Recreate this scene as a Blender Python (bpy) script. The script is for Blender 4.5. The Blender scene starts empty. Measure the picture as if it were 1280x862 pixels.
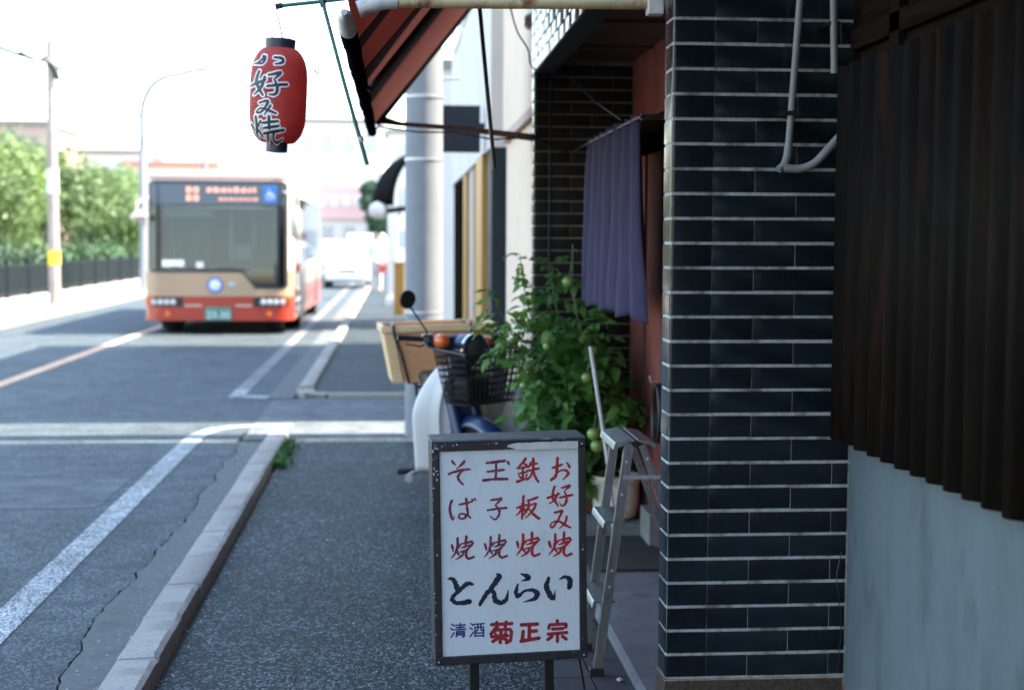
import bpy, bmesh, math, random
from mathutils import Vector, Matrix, noise
R = math.radians
random.seed(7)
S = bpy.context.scene
COL = S.collection

# ------------------------------------------------------------------ camera
CAM_H = 1.6
PITCH, YAW, ROLL = R(4.193), R(4.605), 0.0046
fwd = Vector((math.sin(YAW)*math.cos(PITCH), math.cos(YAW)*math.cos(PITCH), -math.sin(PITCH)))
rgt = Vector((math.cos(YAW), -math.sin(YAW), 0))
upv = rgt.cross(fwd)
cr, sr = math.cos(ROLL), math.sin(ROLL)
r2 = cr*rgt + sr*upv
u2 = -sr*rgt + cr*upv
cam_d = bpy.data.cameras.new('camera'); cam = bpy.data.objects.new('camera', cam_d); COL.objects.link(cam)
M = Matrix((r2, u2, -fwd)).transposed().to_4x4(); M.translation = (0, 0, CAM_H)
cam.matrix_world = M
cam_d.sensor_width = 36; cam_d.lens = 50; cam_d.clip_start = 0.05; cam_d.clip_end = 2000
cam_d.dof.use_dof = True; cam_d.dof.focus_distance = 4.5; cam_d.dof.aperture_fstop = 2.5
S.camera = cam

# ------------------------------------------------------------------ sky, sun, exposure
SUN_EL = R(52)
w = bpy.data.worlds.new('World'); S.world = w; w.use_nodes = True
nt = w.node_tree; bg = nt.nodes['Background']
sky = nt.nodes.new('ShaderNodeTexSky'); sky.sky_type = 'NISHITA'; sky.sun_disc = False
sky.sun_elevation = SUN_EL; sky.sun_rotation = R(90); sky.altitude = 0
sky.air_density = 1.2; sky.dust_density = 1.2; sky.ozone_density = 0.0
nt.links.new(sky.outputs[0], bg.inputs[0]); bg.inputs[1].default_value = 0.15
sun_d = bpy.data.lights.new('sun', 'SUN'); sun_d.energy = 4.0; sun_d.angle = R(0.53); sun_d.color = (1, .91, .78)
sun = bpy.data.objects.new('sun', sun_d); COL.objects.link(sun)
sd = Vector((math.cos(SUN_EL), 0, math.sin(SUN_EL)))      # towards the sun: square to the road, from the shop side
sun.rotation_euler = sd.to_track_quat('Z', 'Y').to_euler(); sun.location = (20, 8, 30)
S.view_settings.view_transform = 'Standard'; S.view_settings.look = 'None'
S.view_settings.exposure = 2.65; S.view_settings.gamma = 1.0; S.view_settings.use_curve_mapping = False
S.cycles.max_bounces = 8; S.cycles.diffuse_bounces = 4; S.cycles.glossy_bounces = 3; S.cycles.transmission_bounces = 4
S.cycles.caustics_reflective = False; S.cycles.caustics_refractive = False

def at(x, y, Y):
    """Point of the place at road distance Y on the line of sight of photo position (x, y)."""
    a, b = x-640, y-431
    a, b = cr*a + sr*b, -sr*a + cr*b
    d = fwd*1778 + rgt*a - upv*b
    return Vector((0, 0, CAM_H)) + d*(Y/d.y)

# ------------------------------------------------------------------ mesh helpers
class MB:
    def __init__(s): s.v = []; s.f = []
    def add(s, vs, fs):
        n = len(s.v); s.v += [Vector(v) for v in vs]; s.f += [tuple(i+n for i in f) for f in fs]; return s
    def box(s, lo, hi, m=None):
        (a, b, c), (d, e, f) = lo, hi
        vs = [Vector(p) for p in ((a,b,c),(d,b,c),(d,e,c),(a,e,c),(a,b,f),(d,b,f),(d,e,f),(a,e,f))]
        if m is not None: vs = [m @ p for p in vs]
        return s.add(vs, [(3,2,1,0),(4,5,6,7),(0,1,5,4),(1,2,6,5),(2,3,7,6),(3,0,4,7)])
    def prism(s, poly, axis, a, b):
        """poly: 2D points; axis 0/1/2 = extrusion axis, from a to b."""
        def P(p, t):
            q = list(p); q.insert(axis, t); return Vector(q)
        n = len(poly)
        vs = [P(p, a) for p in poly] + [P(p, b) for p in poly]
        fs = [tuple(range(n))[::-1], tuple(range(n, 2*n))] + [(i, (i+1) % n, (i+1) % n+n, i+n) for i in range(n)]
        return s.add(vs, fs)
    def tube(s, pts, r, seg=8, caps=True):
        pts = [Vector(p) for p in pts]; n = len(pts)
        rs = r if isinstance(r, (list, tuple)) else [r]*n
        t0 = (pts[1]-pts[0]).normalized()
        ref = Vector((0, 0, 1)) if abs(t0.z) < .9 else Vector((1, 0, 0))
        nrm = t0.cross(ref).normalized(); vs = []
        for i, p in enumerate(pts):
            t = (pts[min(i+1, n-1)] - pts[max(i-1, 0)]).normalized()
            nrm = (nrm - t*nrm.dot(t)).normalized(); bn = t.cross(nrm)
            for k in range(seg):
                a = 2*math.pi*k/seg
                vs.append(p + (nrm*math.cos(a) + bn*math.sin(a))*rs[i])
        fs = []
        for i in range(n-1):
            for k in range(seg):
                k2 = (k+1) % seg
                fs.append((i*seg+k, i*seg+k2, (i+1)*seg+k2, (i+1)*seg+k))
        if caps: fs += [tuple(range(seg))[::-1], tuple(range((n-1)*seg, n*seg))]
        return s.add(vs, fs)
    def lathe(s, prof, c=(0,0,0), seg=24, m=None, caps=True):
        c = Vector(c); vs = []
        for r, z in prof:
            for k in range(seg):
                a = 2*math.pi*k/seg; p = Vector((r*math.cos(a), r*math.sin(a), z))
                vs.append((m @ p if m is not None else p) + c)
        fs = []
        for i in range(len(prof)-1):
            for k in range(seg):
                k2 = (k+1) % seg
                fs.append((i*seg+k, i*seg+k2, (i+1)*seg+k2, (i+1)*seg+k))
        if caps: fs += [tuple(range(seg))[::-1], tuple(range((len(prof)-1)*seg, len(prof)*seg))]
        return s.add(vs, fs)
    def grid(s, fn, nu, nv):
        vs = [fn(i/nu, j/nv) for j in range(nv+1) for i in range(nu+1)]
        return s.add(vs, [(j*(nu+1)+i, j*(nu+1)+i+1, (j+1)*(nu+1)+i+1, (j+1)*(nu+1)+i) for j in range(nv) for i in range(nu)])
    def mesh(s, name, mat, smooth=None, off=None):
        me = bpy.data.meshes.new(name)
        vs = s.v if off is None else [v-off for v in s.v]
        me.from_pydata([tuple(v) for v in vs], [], s.f); me.update()
        if mat is not None: me.materials.append(mat)
        if smooth is not None:
            for p in me.polygons: p.use_smooth = True
            me.set_sharp_from_angle(angle=R(smooth))
        return me

def tag(o, label=None, cat=None, group=None, kind=None):
    if label: o['label'] = label
    if cat: o['category'] = cat
    if group: o['group'] = group
    if kind: o['kind'] = kind
    return o
def link(o, parent=None):
    COL.objects.link(o)
    if parent is not None: o.parent = parent
    return o
def thing(name, label, cat, loc=(0,0,0), rz=0, group=None, rot=None):
    o = bpy.data.objects.new(name, None); link(o); o.location = loc
    o.rotation_euler = rot if rot else (0, 0, rz); o.empty_display_size = .1
    return tag(o, label, cat, group)
def base_of(p):
    v = Vector((0, 0, 0))
    while p is not None: v = v + p.location; p = p.parent
    return v
def part(name, mb, mat, parent, smooth=None, bevel=0, local=False, seg=2, solid=0):
    """One mesh object; coordinates are world ones (parents only moved, not turned) unless local."""
    off = None if (local or parent is None) else base_of(parent)
    o = bpy.data.objects.new(name, mb.mesh(name, mat, smooth, off)); link(o, parent)
    if solid:
        m = o.modifiers.new('thickness', 'SOLIDIFY'); m.thickness = solid; m.offset = 0
    if bevel:
        m = o.modifiers.new('bevel', 'BEVEL'); m.width = bevel; m.segments = seg; m.limit_method = 'ANGLE'; m.angle_limit = R(35)
        for p in o.data.polygons: p.use_smooth = True
        o.data.set_sharp_from_angle(angle=R(35)); m.harden_normals = True
    return o
def single(name, mb, mat, label, cat, group=None, smooth=None, bevel=0):
    lo = Vector((min(v.x for v in mb.v), min(v.y for v in mb.v), min(v.z for v in mb.v)))
    hi = Vector((max(v.x for v in mb.v), max(v.y for v in mb.v), max(v.z for v in mb.v)))
    c = Vector(((lo.x+hi.x)/2, (lo.y+hi.y)/2, lo.z))
    o = bpy.data.objects.new(name, mb.mesh(name, mat, smooth, c)); link(o); o.location = c
    if bevel:
        m = o.modifiers.new('bevel', 'BEVEL'); m.width = bevel; m.segments = 2; m.limit_method = 'ANGLE'
    return tag(o, label, cat, group)
def struct(name, mb, mat, parent=None, smooth=None, kind='structure'):
    o = part(name, mb, mat, parent, smooth)
    if parent is None: o['kind'] = kind
    return o
def piece(name, me, loc, parent, rot=None, scale=None):
    o = bpy.data.objects.new(name, me); link(o, parent)
    o.location = Vector(loc) - (base_of(parent) if parent is not None else Vector())
    if rot: o.rotation_euler = rot
    if scale: o.scale = scale
    return o

# ------------------------------------------------------------------ materials
MATS = {}
def mat(name, col, rough=.6, metal=0, var=.0, vscale=8, bump=0, bscale=60, coat=0, rnd=0, spec=.5, dark=None, dscale=2.5, damt=.0, stretch=None, transl=0, ior=None, emit=0, detail=6):
    """Procedural Principled material: base colour with noise variation, per-object variation (rnd), blotches of a second colour (dark, damt) and noise bump."""
    m = bpy.data.materials.new(name); m.use_nodes = True; t = m.node_tree; N = t.nodes; L = t.links
    b = N['Principled BSDF']; b.inputs['Roughness'].default_value = rough; b.inputs['Metallic'].default_value = metal
    b.inputs['Specular IOR Level'].default_value = spec
    if coat: b.inputs['Coat Weight'].default_value = coat; b.inputs['Coat Roughness'].default_value = .06
    if ior: b.inputs['IOR'].default_value = ior
    if transl: b.inputs['Transmission Weight'].default_value = transl
    c4 = (*col, 1); b.inputs['Base Color'].default_value = c4
    if emit: b.inputs['Emission Color'].default_value = c4; b.inputs['Emission Strength'].default_value = emit
    tc = N.new('ShaderNodeTexCoord'); src = tc.outputs['Object']
    if stretch:
        mp = N.new('ShaderNodeMapping'); mp.inputs['Scale'].default_value = stretch; L.new(src, mp.inputs[0]); src = mp.outputs[0]
    cur = None
    def rgb(c):
        n = N.new('ShaderNodeRGB'); n.outputs[0].default_value = (*c, 1); return n.outputs[0]
    def mix(kind, f, a, bb):
        n = N.new('ShaderNodeMix'); n.data_type = 'RGBA'; n.blend_type = kind
        if isinstance(f, (int, float)): n.inputs[0].default_value = f
        else: L.new(f, n.inputs[0])
        L.new(a, n.inputs[6]); L.new(bb, n.inputs[7]); return n.outputs[2]
    def nz(scale, det=detail, rg=.6):
        n = N.new('ShaderNodeTexNoise'); n.inputs['Scale'].default_value = scale; n.inputs['Detail'].default_value = det
        n.inputs['Roughness'].default_value = rg; L.new(src, n.inputs['Vector']); return n.outputs[0]
    def ramp(f, a, bb, lo=(0,0,0), hi=(1,1,1)):
        n = N.new('ShaderNodeValToRGB'); n.color_ramp.elements[0].position = a; n.color_ramp.elements[1].position = bb
        n.color_ramp.elements[0].color = (*lo, 1); n.color_ramp.elements[1].color = (*hi, 1); L.new(f, n.inputs[0]); return n.outputs[0]
    if var or rnd or damt:
        cur = rgb(col)
        if var: cur = mix('MULTIPLY', 1.0, cur, ramp(nz(vscale), .3, .7, (1-var,)*3, (1+var*.6,)*3))
        if rnd:
            oi = N.new('ShaderNodeObjectInfo'); cur = mix('MULTIPLY', 1.0, cur, ramp(oi.outputs['Random'], 0, 1, (1-rnd,)*3, (1+rnd,)*3))
        if damt and dark is not None: cur = mix('MIX', ramp(nz(dscale, 8, .65), .62-damt*.3, .72-damt*.2), cur, rgb(dark))
        L.new(cur, b.inputs['Base Color'])
    if bump:
        bp = N.new('ShaderNodeBump'); bp.inputs['Strength'].default_value = min(1, bump); bp.inputs['Distance'].default_value = .01
        L.new(nz(bscale, 4), bp.inputs['Height']); L.new(bp.outputs[0], b.inputs['Normal'])
        if rough > .15:
            rr = ramp(nz(bscale*.4), .3, .7, (max(.02, rough-.12),)*3, (min(1, rough+.12),)*3); L.new(rr, b.inputs['Roughness'])
    MATS[name] = m
    return m
def asphalt(name, base, stone, scale, patch=.25, rough=.85, bump=.6, chips=.5):
    """Bitumen with stone chips: Voronoi cells of random brightness, wear in large soft blotches."""
    m = bpy.data.materials.new(name); m.use_nodes = True; t = m.node_tree; N = t.nodes; L = t.links
    b = N['Principled BSDF']; b.inputs['Roughness'].default_value = rough; b.inputs['Specular IOR Level'].default_value = .22
    tc = N.new('ShaderNodeTexCoord')
    vo = N.new('ShaderNodeTexVoronoi'); vo.inputs['Scale'].default_value = scale; L.new(tc.outputs['Object'], vo.inputs['Vector'])
    sep = N.new('ShaderNodeSeparateColor'); L.new(vo.outputs['Color'], sep.inputs[0])
    rp = N.new('ShaderNodeValToRGB'); e = rp.color_ramp.elements
    e[0].position = 1-chips; e[0].color = (*base, 1); e[1].position = 1; e[1].color = (*stone, 1)
    L.new(sep.outputs[0], rp.inputs[0])
    no = N.new('ShaderNodeTexNoise'); no.inputs['Scale'].default_value = .9; no.inputs['Detail'].default_value = 7; no.inputs['Roughness'].default_value = .62
    L.new(tc.outputs['Object'], no.inputs['Vector'])
    r3 = N.new('ShaderNodeValToRGB'); r3.color_ramp.elements[0].position = .3; r3.color_ramp.elements[1].position = .72
    r3.color_ramp.elements[0].color = (1-patch,)*3+(1,); r3.color_ramp.elements[1].color = (1+patch,)*3+(1,); L.new(no.outputs[0], r3.inputs[0])
    mx = N.new('ShaderNodeMix'); mx.data_type = 'RGBA'; mx.blend_type = 'MULTIPLY'; mx.inputs[0].default_value = 1
    L.new(rp.outputs[0], mx.inputs[6]); L.new(r3.outputs[0], mx.inputs[7])
    n2 = N.new('ShaderNodeTexNoise'); n2.inputs['Scale'].default_value = 4.5; n2.inputs['Detail'].default_value = 9; n2.inputs['Roughness'].default_value = .7; L.new(tc.outputs['Object'], n2.inputs['Vector'])
    r5 = N.new('ShaderNodeValToRGB'); r5.color_ramp.elements[0].position = .36; r5.color_ramp.elements[1].position = .6
    r5.color_ramp.elements[0].color = (.62, .62, .62, 1); r5.color_ramp.elements[1].color = (1.06, 1.06, 1.06, 1); L.new(n2.outputs[0], r5.inputs[0])
    m2 = N.new('ShaderNodeMix'); m2.data_type = 'RGBA'; m2.blend_type = 'MULTIPLY'; m2.inputs[0].default_value = 1
    L.new(mx.outputs[2], m2.inputs[6]); L.new(r5.outputs[0], m2.inputs[7]); L.new(m2.outputs[2], b.inputs['Base Color'])
    bp = N.new('ShaderNodeBump'); bp.inputs['Strength'].default_value = bump; bp.inputs['Distance'].default_value = .006
    L.new(vo.outputs['Distance'], bp.inputs['Height']); bp.invert = True; L.new(bp.outputs[0], b.inputs['Normal'])
    return m
def paint(name, col, under, wear=.5, scale=160):
    """Worn road paint: chips of the asphalt below show through in Voronoi-sized flecks."""
    m = asphalt(name, col, col, scale, .1, .7, .4, .5); t = m.node_tree; N = t.nodes; L = t.links
    rp = [n for n in N if n.type == 'VALTORGB'][0]; e = rp.color_ramp.elements
    e[0].position = wear*.55; e[0].color = (*under, 1); e[1].position = wear*.55+.12; e[1].color = (*col, 1)
    return m
def leafmat(name, col, var=.35, trans=.35, rough=.5):
    m = bpy.data.materials.new(name); m.use_nodes = True; t = m.node_tree; N = t.nodes; L = t.links
    b = N['Principled BSDF']; b.inputs['Roughness'].default_value = rough
    tc = N.new('ShaderNodeTexCoord'); no = N.new('ShaderNodeTexNoise'); no.inputs['Scale'].default_value = 3; no.inputs['Detail'].default_value = 5
    L.new(tc.outputs['Object'], no.inputs['Vector'])
    rp = N.new('ShaderNodeValToRGB'); e = rp.color_ramp.elements; e[0].position = .3; e[1].position = .7
    e[0].color = (*[c*(1-var) for c in col], 1); e[1].color = (*[c*(1+var) for c in col], 1); L.new(no.outputs[0], rp.inputs[0])
    oi = N.new('ShaderNodeObjectInfo'); r4 = N.new('ShaderNodeValToRGB'); r4.color_ramp.elements[0].color = (.75, .75, .75, 1); r4.color_ramp.elements[1].color = (1.2, 1.25, 1.1, 1)
    L.new(oi.outputs['Random'], r4.inputs[0])
    mx = N.new('ShaderNodeMix'); mx.data_type = 'RGBA'; mx.blend_type = 'MULTIPLY'; mx.inputs[0].default_value = 1
    L.new(rp.outputs[0], mx.inputs[6]); L.new(r4.outputs[0], mx.inputs[7])
    L.new(mx.outputs[2], b.inputs['Base Color'])
    tr = N.new('ShaderNodeBsdfTranslucent'); L.new(mx.outputs[2], tr.inputs[0])
    ms = N.new('ShaderNodeMixShader'); ms.inputs[0].default_value = trans
    L.new(b.outputs[0], ms.inputs[1]); L.new(tr.outputs[0], ms.inputs[2]); L.new(ms.outputs[0], N['Material Output'].inputs[0])
    return m
def cloth(name, col, trans=.3, var=.15, vscale=20, stretch=None):
    m = mat(name, col, .9, var=var, vscale=vscale, bump=.15, bscale=400, stretch=stretch, spec=.2); t = m.node_tree; N = t.nodes; L = t.links
    b = N['Principled BSDF']; tr = N.new('ShaderNodeBsdfTranslucent'); tr.inputs[0].default_value = (*col, 1)
    ms = N.new('ShaderNodeMixShader'); ms.inputs[0].default_value = trans
    L.new(b.outputs[0], ms.inputs[1]); L.new(tr.outputs[0], ms.inputs[2]); L.new(ms.outputs[0], N['Material Output'].inputs[0])
    return m

m_road = asphalt('road_asphalt', (.031, .044, .050), (.165, .195, .205), 125, .22, rough=.72, chips=.45)
m_walk = asphalt('footpath_asphalt', (.0055, .0105, .013), (.15, .185, .195), 100, .25, bump=1.0, chips=.36, rough=.68)
m_alley = asphalt('alley_asphalt', (.10, .115, .12), (.21, .225, .23), 110, .2)
m_patch = asphalt('patch_asphalt', (.082, .10, .108), (.17, .19, .20), 150, .15)
m_white = paint('road_paint_white', (.52, .55, .55), (.06, .07, .077), .85)
m_wfade = paint('road_paint_faded', (.26, .265, .265), (.09, .094, .098), .8)
m_orange = paint('road_paint_orange', (.66, .42, .26), (.25, .2, .16), .3)
m_kerb = mat('kerb_concrete', (.30, .285, .25), .9, var=.2, vscale=60, bump=.35, bscale=420, rnd=.12, dark=(.2, .2, .19), damt=.2, dscale=22)
m_gutter = mat('gutter_concrete', (.10, .115, .112), .92, var=.3, vscale=40, bump=.5, bscale=320, dark=(.08, .083, .08), damt=.35, dscale=7)
m_pave = mat('far_pavement', (.42, .40, .37), .9, var=.12, vscale=2, bump=.3, bscale=50)
m_soil = mat('dry_soil', (.13, .11, .08), .95, var=.35, vscale=4, bump=.6, bscale=20)
m_crack = mat('crack_dirt', (.012, .012, .011), .95, var=.4, vscale=30, bump=.6, bscale=80)
m_moss = leafmat('moss_green', (.075, .12, .02), .4, .2, .8)
m_tile = mat('navy_glazed_tile', (.007, .0125, .017), .2, var=.35, vscale=9, bump=.02, bscale=14, rnd=.28, spec=.3)
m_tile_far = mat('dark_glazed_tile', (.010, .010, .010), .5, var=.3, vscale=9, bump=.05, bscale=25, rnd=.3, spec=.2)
m_tile_f = mat('fascia_glazed_tile', (.05, .053, .06), .16, var=.3, vscale=9, bump=.05, bscale=20, rnd=.25)
m_mortar = mat('grey_mortar', (.42, .475, .485), .92, var=.3, vscale=40, bump=.6, bscale=260, dark=(.15, .155, .15), damt=.42, dscale=12)
m_mortar_d = mat('dark_mortar', (.17, .16, .14), .92, var=.22, vscale=40, bump=.5, bscale=260)  # darker, browner tone than the pillar mortar
m_granite = mat('brown_granite', (.06, .043, .03), .45, var=.75, vscale=120, bump=.12, bscale=200, detail=2)
m_red = mat('red_plaster', (.24, .062, .047), .85, var=.22, vscale=6, bump=.4, bscale=120, dark=(.15, .038, .03), damt=.3, dscale=4)
m_soffit = mat('brown_soffit_board', (.105, .048, .032), .7, var=.22, vscale=5, bump=.2, bscale=60)
m_render = mat('grey_cement_render', (.108, .145, .157), .93, var=.14, vscale=5, stretch=(1, 1.6, .6), bump=.55, bscale=260, dark=(.075, .10, .108), damt=.26, dscale=4.5)
m_corr = mat('brown_corrugated_sheet', (.0095, .0075, .0062), .7, spec=.03, var=.45, vscale=3, stretch=(9, 9, .9), bump=.15, bscale=60, dark=(.026, .012, .007), damt=.2, dscale=1.2)
m_wood_d = mat('weathered_dark_timber', (.014, .0095, .007), .85, spec=0, var=.4, vscale=6, stretch=(8, .7, 8), bump=.4, bscale=40)
m_slab = mat('entrance_concrete', (.115, .122, .13), .85, var=.25, vscale=5, bump=.35, bscale=140, dark=(.065, .07, .075), damt=.35, dscale=4)
m_ledge = mat('ledge_concrete', (.15, .16, .155), .9, var=.25, vscale=9, bump=.5, bscale=140)
m_mat = mat('rubber_doormat', (.018, .019, .02), .75, var=.3, vscale=30, bump=.8, bscale=150)
m_paver = mat('dark_paver', (.035, .036, .042), .85, var=.35, vscale=25, bump=.8, bscale=130, rnd=.2)
m_cream = mat('cream_stucco', (.66, .53, .41), .9, var=.07, vscale=3, bump=.25, bscale=120)
m_greyw = mat('pale_grey_stucco', (.56, .53, .49), .9, var=.08, vscale=2, bump=.2, bscale=120, dark=(.44, .42, .40), damt=.2, dscale=1)
m_tan = mat('tan_stucco', (.42, .33, .27), .9, var=.08, vscale=2)
m_amber = mat('amber_timber', (.40, .22, .045), .55, var=.2, vscale=5, stretch=(6, 6, .8))
m_panel_d = mat('slate_signboard', (.02, .026, .034), .6, spec=.2, var=.1, vscale=4)
m_white_b = mat('white_wall_paint', (.62, .62, .61), .85, var=.06, vscale=1.5)
m_pink = mat('pink_signboard', (.66, .43, .42), .6, var=.08)
m_roofslab = mat('flat_roof', (.2, .2, .2), .9, var=.1)
m_conc = mat('pole_concrete', (.20, .215, .23), .85, var=.12, vscale=4, bump=.25, bscale=90)
m_steel = mat('galvanised_steel', (.42, .43, .44), .45, .6, var=.12, vscale=9)
m_alu = mat('worn_aluminium', (.30, .32, .33), .36, .85, var=.22, vscale=24, stretch=(3, 3, .6), bump=.06, bscale=90)
m_black = mat('black_plastic', (.012, .012, .013), .45, var=.2)
m_blackm = mat('black_painted_metal', (.014, .013, .013), .4, .2, var=.3, vscale=15)
m_rust = mat('rusty_cream_pipe', (.52, .42, .24), .6, .1, var=.25, vscale=14, dark=(.20, .075, .03), damt=.42, dscale=11, bump=.3, bscale=70)
m_rustdark = mat('rusty_iron', (.085, .045, .035), .7, .3, var=.4, vscale=20, bump=.4, bscale=80)
m_gpipe = mat('green_painted_pipe', (.015, .135, .105), .4, .1, var=.25, vscale=14, dark=(.03, .06, .05), damt=.25, dscale=14)
m_glass = mat('dark_window_glass', (.03, .04, .042), .04, spec=.8, ior=1.7)
m_winpale = mat('glare_paled_window_glass', (.36, .39, .41), .08, spec=.6)  # pale base colour imitates glare washing out the far windows
m_sash = mat('aluminium_sash', (.35, .34, .33), .5, .3)
# ================================================================== ground, road, pavements
XE = -1.24          # ragged seam between road asphalt and gutter concrete
def seam(Y):        # the seam wanders; solid cement apron inside it
    return XE + .085*noise.noise((Y*.9, 3.1, 0)) + .035*noise.noise((Y*3.7, 9.7, 0)) + .012*noise.noise((Y*17, 1.7, 0))
struct('ground', MB().box((-260, -60, -.5), (260, 420, -.03)), m_soil)
ys = [-12 + i*.05 for i in range(int(24.0/.05)+1)]
mb = MB()
for i in range(len(ys)-1):
    y0, y1 = ys[i], ys[i+1]
    mb.add([(-7.1, y0, 0), (seam(y0)-.004-.012*noise.noise((y0*11, 5, 2)), y0, 0), (seam(y1)-.004-.012*noise.noise((y1*11, 5, 2)), y1, 0), (-7.1, y1, 0)], [(0, 1, 2, 3)])
mb.add([(-7.1, 12, 0), (-1.245, 12, 0), (-1.245, 300, 0), (-7.1, 300, 0)], [(0, 1, 2, 3)])
struct('road', mb, m_road)
struct('crack_bed', MB().box((-1.75, -12, -.028), (-.8, 12, -.02)), m_crack)
mb = MB()
for i in range(len(ys)-1):
    y0, y1 = ys[i], ys[i+1]
    if y1 > 11.3: break
    mb.add([(seam(y0)+.004, y0, .003), (-1.03, y0, .006), (-1.03, y1, .006), (seam(y1)+.004, y1, .003)], [(0, 1, 2, 3)])
struct('gutter_apron', mb, m_gutter)
struct('gutter_apron', MB().box((-1.30, 14.35, -.02), (-1.05, 60, .012)), m_gutter)
mb = MB(); fe = lambda y: -.851+.008*noise.noise((y*2.1, 4, 4))+.006*noise.noise((y*13, 6, 6))
for i in range(len(ys)-1):
    y0, y1 = ys[i], min(ys[i+1], 11.45)
    if y0 > 11.44: break
    mb.add([(fe(y0), y0, 0), (.83, y0, 0), (.83, y1, 0), (fe(y1), y1, 0)], [(0, 1, 2, 3)])
struct('footpath', mb, m_walk)
struct('alley_crossing', MB().add([(-1.245, 11.45, .001), (6, 11.45, .001), (6, 14.4, .001), (-1.245, 14.4, .001)], [(0, 1, 2, 3)]), m_alley)
struct('footpath', MB().add([(-.93, 14.4, .03), (.83, 14.4, .03), (.83, 90, .03), (-.93, 90, .03)], [(0, 1, 2, 3)]), m_walk)
struct('yard_ground', MB().add([(.83, 11.3, -.004), (9, 11.3, -.004), (9, 90, -.004), (.83, 90, -.004)], [(0, 1, 2, 3)]), m_alley)
# road markings and patch
def strip(x0, x1, y0, y1, z=.004): return MB().add([(x0, y0, z), (x1, y0, z), (x1, y1, z), (x0, y1, z)], [(0, 1, 2, 3)])
mb = strip(-1.715, -1.565, -6, 11.3)
pts = [(-1.64, 11.3), (-1.63, 11.75), (-1.55, 12.08), (-1.38, 12.25), (-1.15, 12.3), (-.9, 12.3)]
for i in range(5):
    a, b = Vector(pts[i]), Vector(pts[i+1]); d0 = Vector(pts[min(i+1, 5)])-Vector(pts[max(i-1, 0)]); d1 = Vector(pts[min(i+2, 5)])-Vector(pts[i])
    n0 = Vector((-d0.y, d0.x)).normalized()*.075; n1 = Vector((-d1.y, d1.x)).normalized()*.075
    mb.add([(*(a+n0), .004), (*(a-n0), .004), (*(b-n1), .004), (*(b+n1), .004)], [(3, 2, 1, 0)])
struct('edge_line', mb, m_white)
mb = strip(-1.72, -1.57, 14.55, 15.35); mb.add([(-1.57, 14.5, .004), (-1.22, 14.42, .004), (-1.22, 14.62, .004), (-1.57, 14.72, .004)], [(0, 1, 2, 3)])
struct('edge_line_corner', mb, m_white)
struct('edge_line_faded', strip(-1.72, -1.57, 15.35, 70), m_wfade)
struct('centre_line', strip(-4.43, -4.27, -6, 120), m_orange)
struct('road_patch', strip(-4.1, -1.78, 8.55, 9.62, .0022), m_patch)
struct('road_patch', strip(-6.8, -3.4, 4.2, 6.8, .0022), m_patch)
# kerb of single blocks along the near footpath
kerb = struct('kerb_bed', MB().box((-1.02, -6, -.12), (-.90, 11.5, -.005)), m_crack)
def kerb_mesh(seed):
    rnd = random.Random(seed); mb = MB(); n = 14; L_ = .5615
    prof = [(-.083, -.1), (-.083, .045), (-.07, .065), (.06, .072), (.078, .06), (.08, -.1)]
    for j in range(n+1):
        y = -L_/2 + L_*j/n
        e = .004*noise.noise((seed*3.3, j*.9, 0)); c = .012*abs(noise.noise((seed*7.1, j*1.7, 4)))
        for k, (x, z) in enumerate(prof):
            mb.v.append(Vector((x + (e if k in (1, 2) else 0) - (c if k in (3, 4) else 0), y, z - (c*.6 if k == 4 else 0) - (.006 if (j in (0, n) and 0 < k < 5) else 0))))
    m = len(prof)
    for j in range(n):
        for k in range(m-1): mb.f.append((j*m+k, j*m+k+1, (j+1)*m+k+1, (j+1)*m+k))
    mb.f += [tuple(range(m)), tuple(range(n*m, (n+1)*m))[::-1]]
    for i, f in enumerate(mb.f): mb.f[i] = f[::-1]
    return mb.mesh('kerb_block', m_kerb, 40)
kms = [kerb_mesh(i) for i in range(6)]
y = -.5; i = 0
while y < 11.3:
    piece('kerb_block', kms[i % 6], (-.958+random.uniform(-.004, .004), y+.286, random.uniform(-.003, .003)), kerb, (0, 0, random.uniform(-.006, .006))); y += .573; i += 1
mb = MB()
kerb2 = struct('kerb_bed', MB().box((-1.03, 14.9, -.1), (-.9, 60, .0)), m_crack)
for i in range(60):
    piece('kerb_block', kms[i % 6], (-.955, 15.25+i*.573, .012), kerb2)
# low concrete kerb that turns across the footpath at the alley
mb = MB()
pth = [(-.96, 14.95), (-.95, 14.7), (-.87, 14.56), (-.7, 14.48), (-.3, 14.46), (.2, 14.46), (.8, 14.46)]
for i in range(len(pth)-1):
    a, b = Vector(pth[i]), Vector(pth[i+1]); d = (b-a).normalized(); n = Vector((-d.y, d.x))*.09
    vs = []
    for z in (-.02, .045):
        vs += [(*(a-n), z), (*(b-n), z), (*(b+n), z), (*(a+n), z)]
    mb.add(vs, [(0, 1, 2, 3), (4, 5, 6, 7), (0, 1, 5, 4), (2, 3, 7, 6), (0, 3, 7, 4), (1, 2, 6, 5)])
struct('turned_kerb', mb, m_kerb)
# far pavement across the road
struct('far_pavement', MB().box((-9.8, -20, -.05), (-7.12, 300, .10)), m_pave)
fk = struct('far_kerb_bed', MB().box((-7.12, -20, -.05), (-7.0, 300, .05)), m_kerb)
me = MB().box((-.07, -.29, -.05), (.07, .29, .125)).mesh('kerb_block', m_kerb)
for i in range(60): piece('kerb_block', me, (-7.05, 20+i*.6, 0), fk)
struct('verge', MB().box((-40, -20, -.05), (-9.8, 300, .06)), m_soil)
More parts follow.
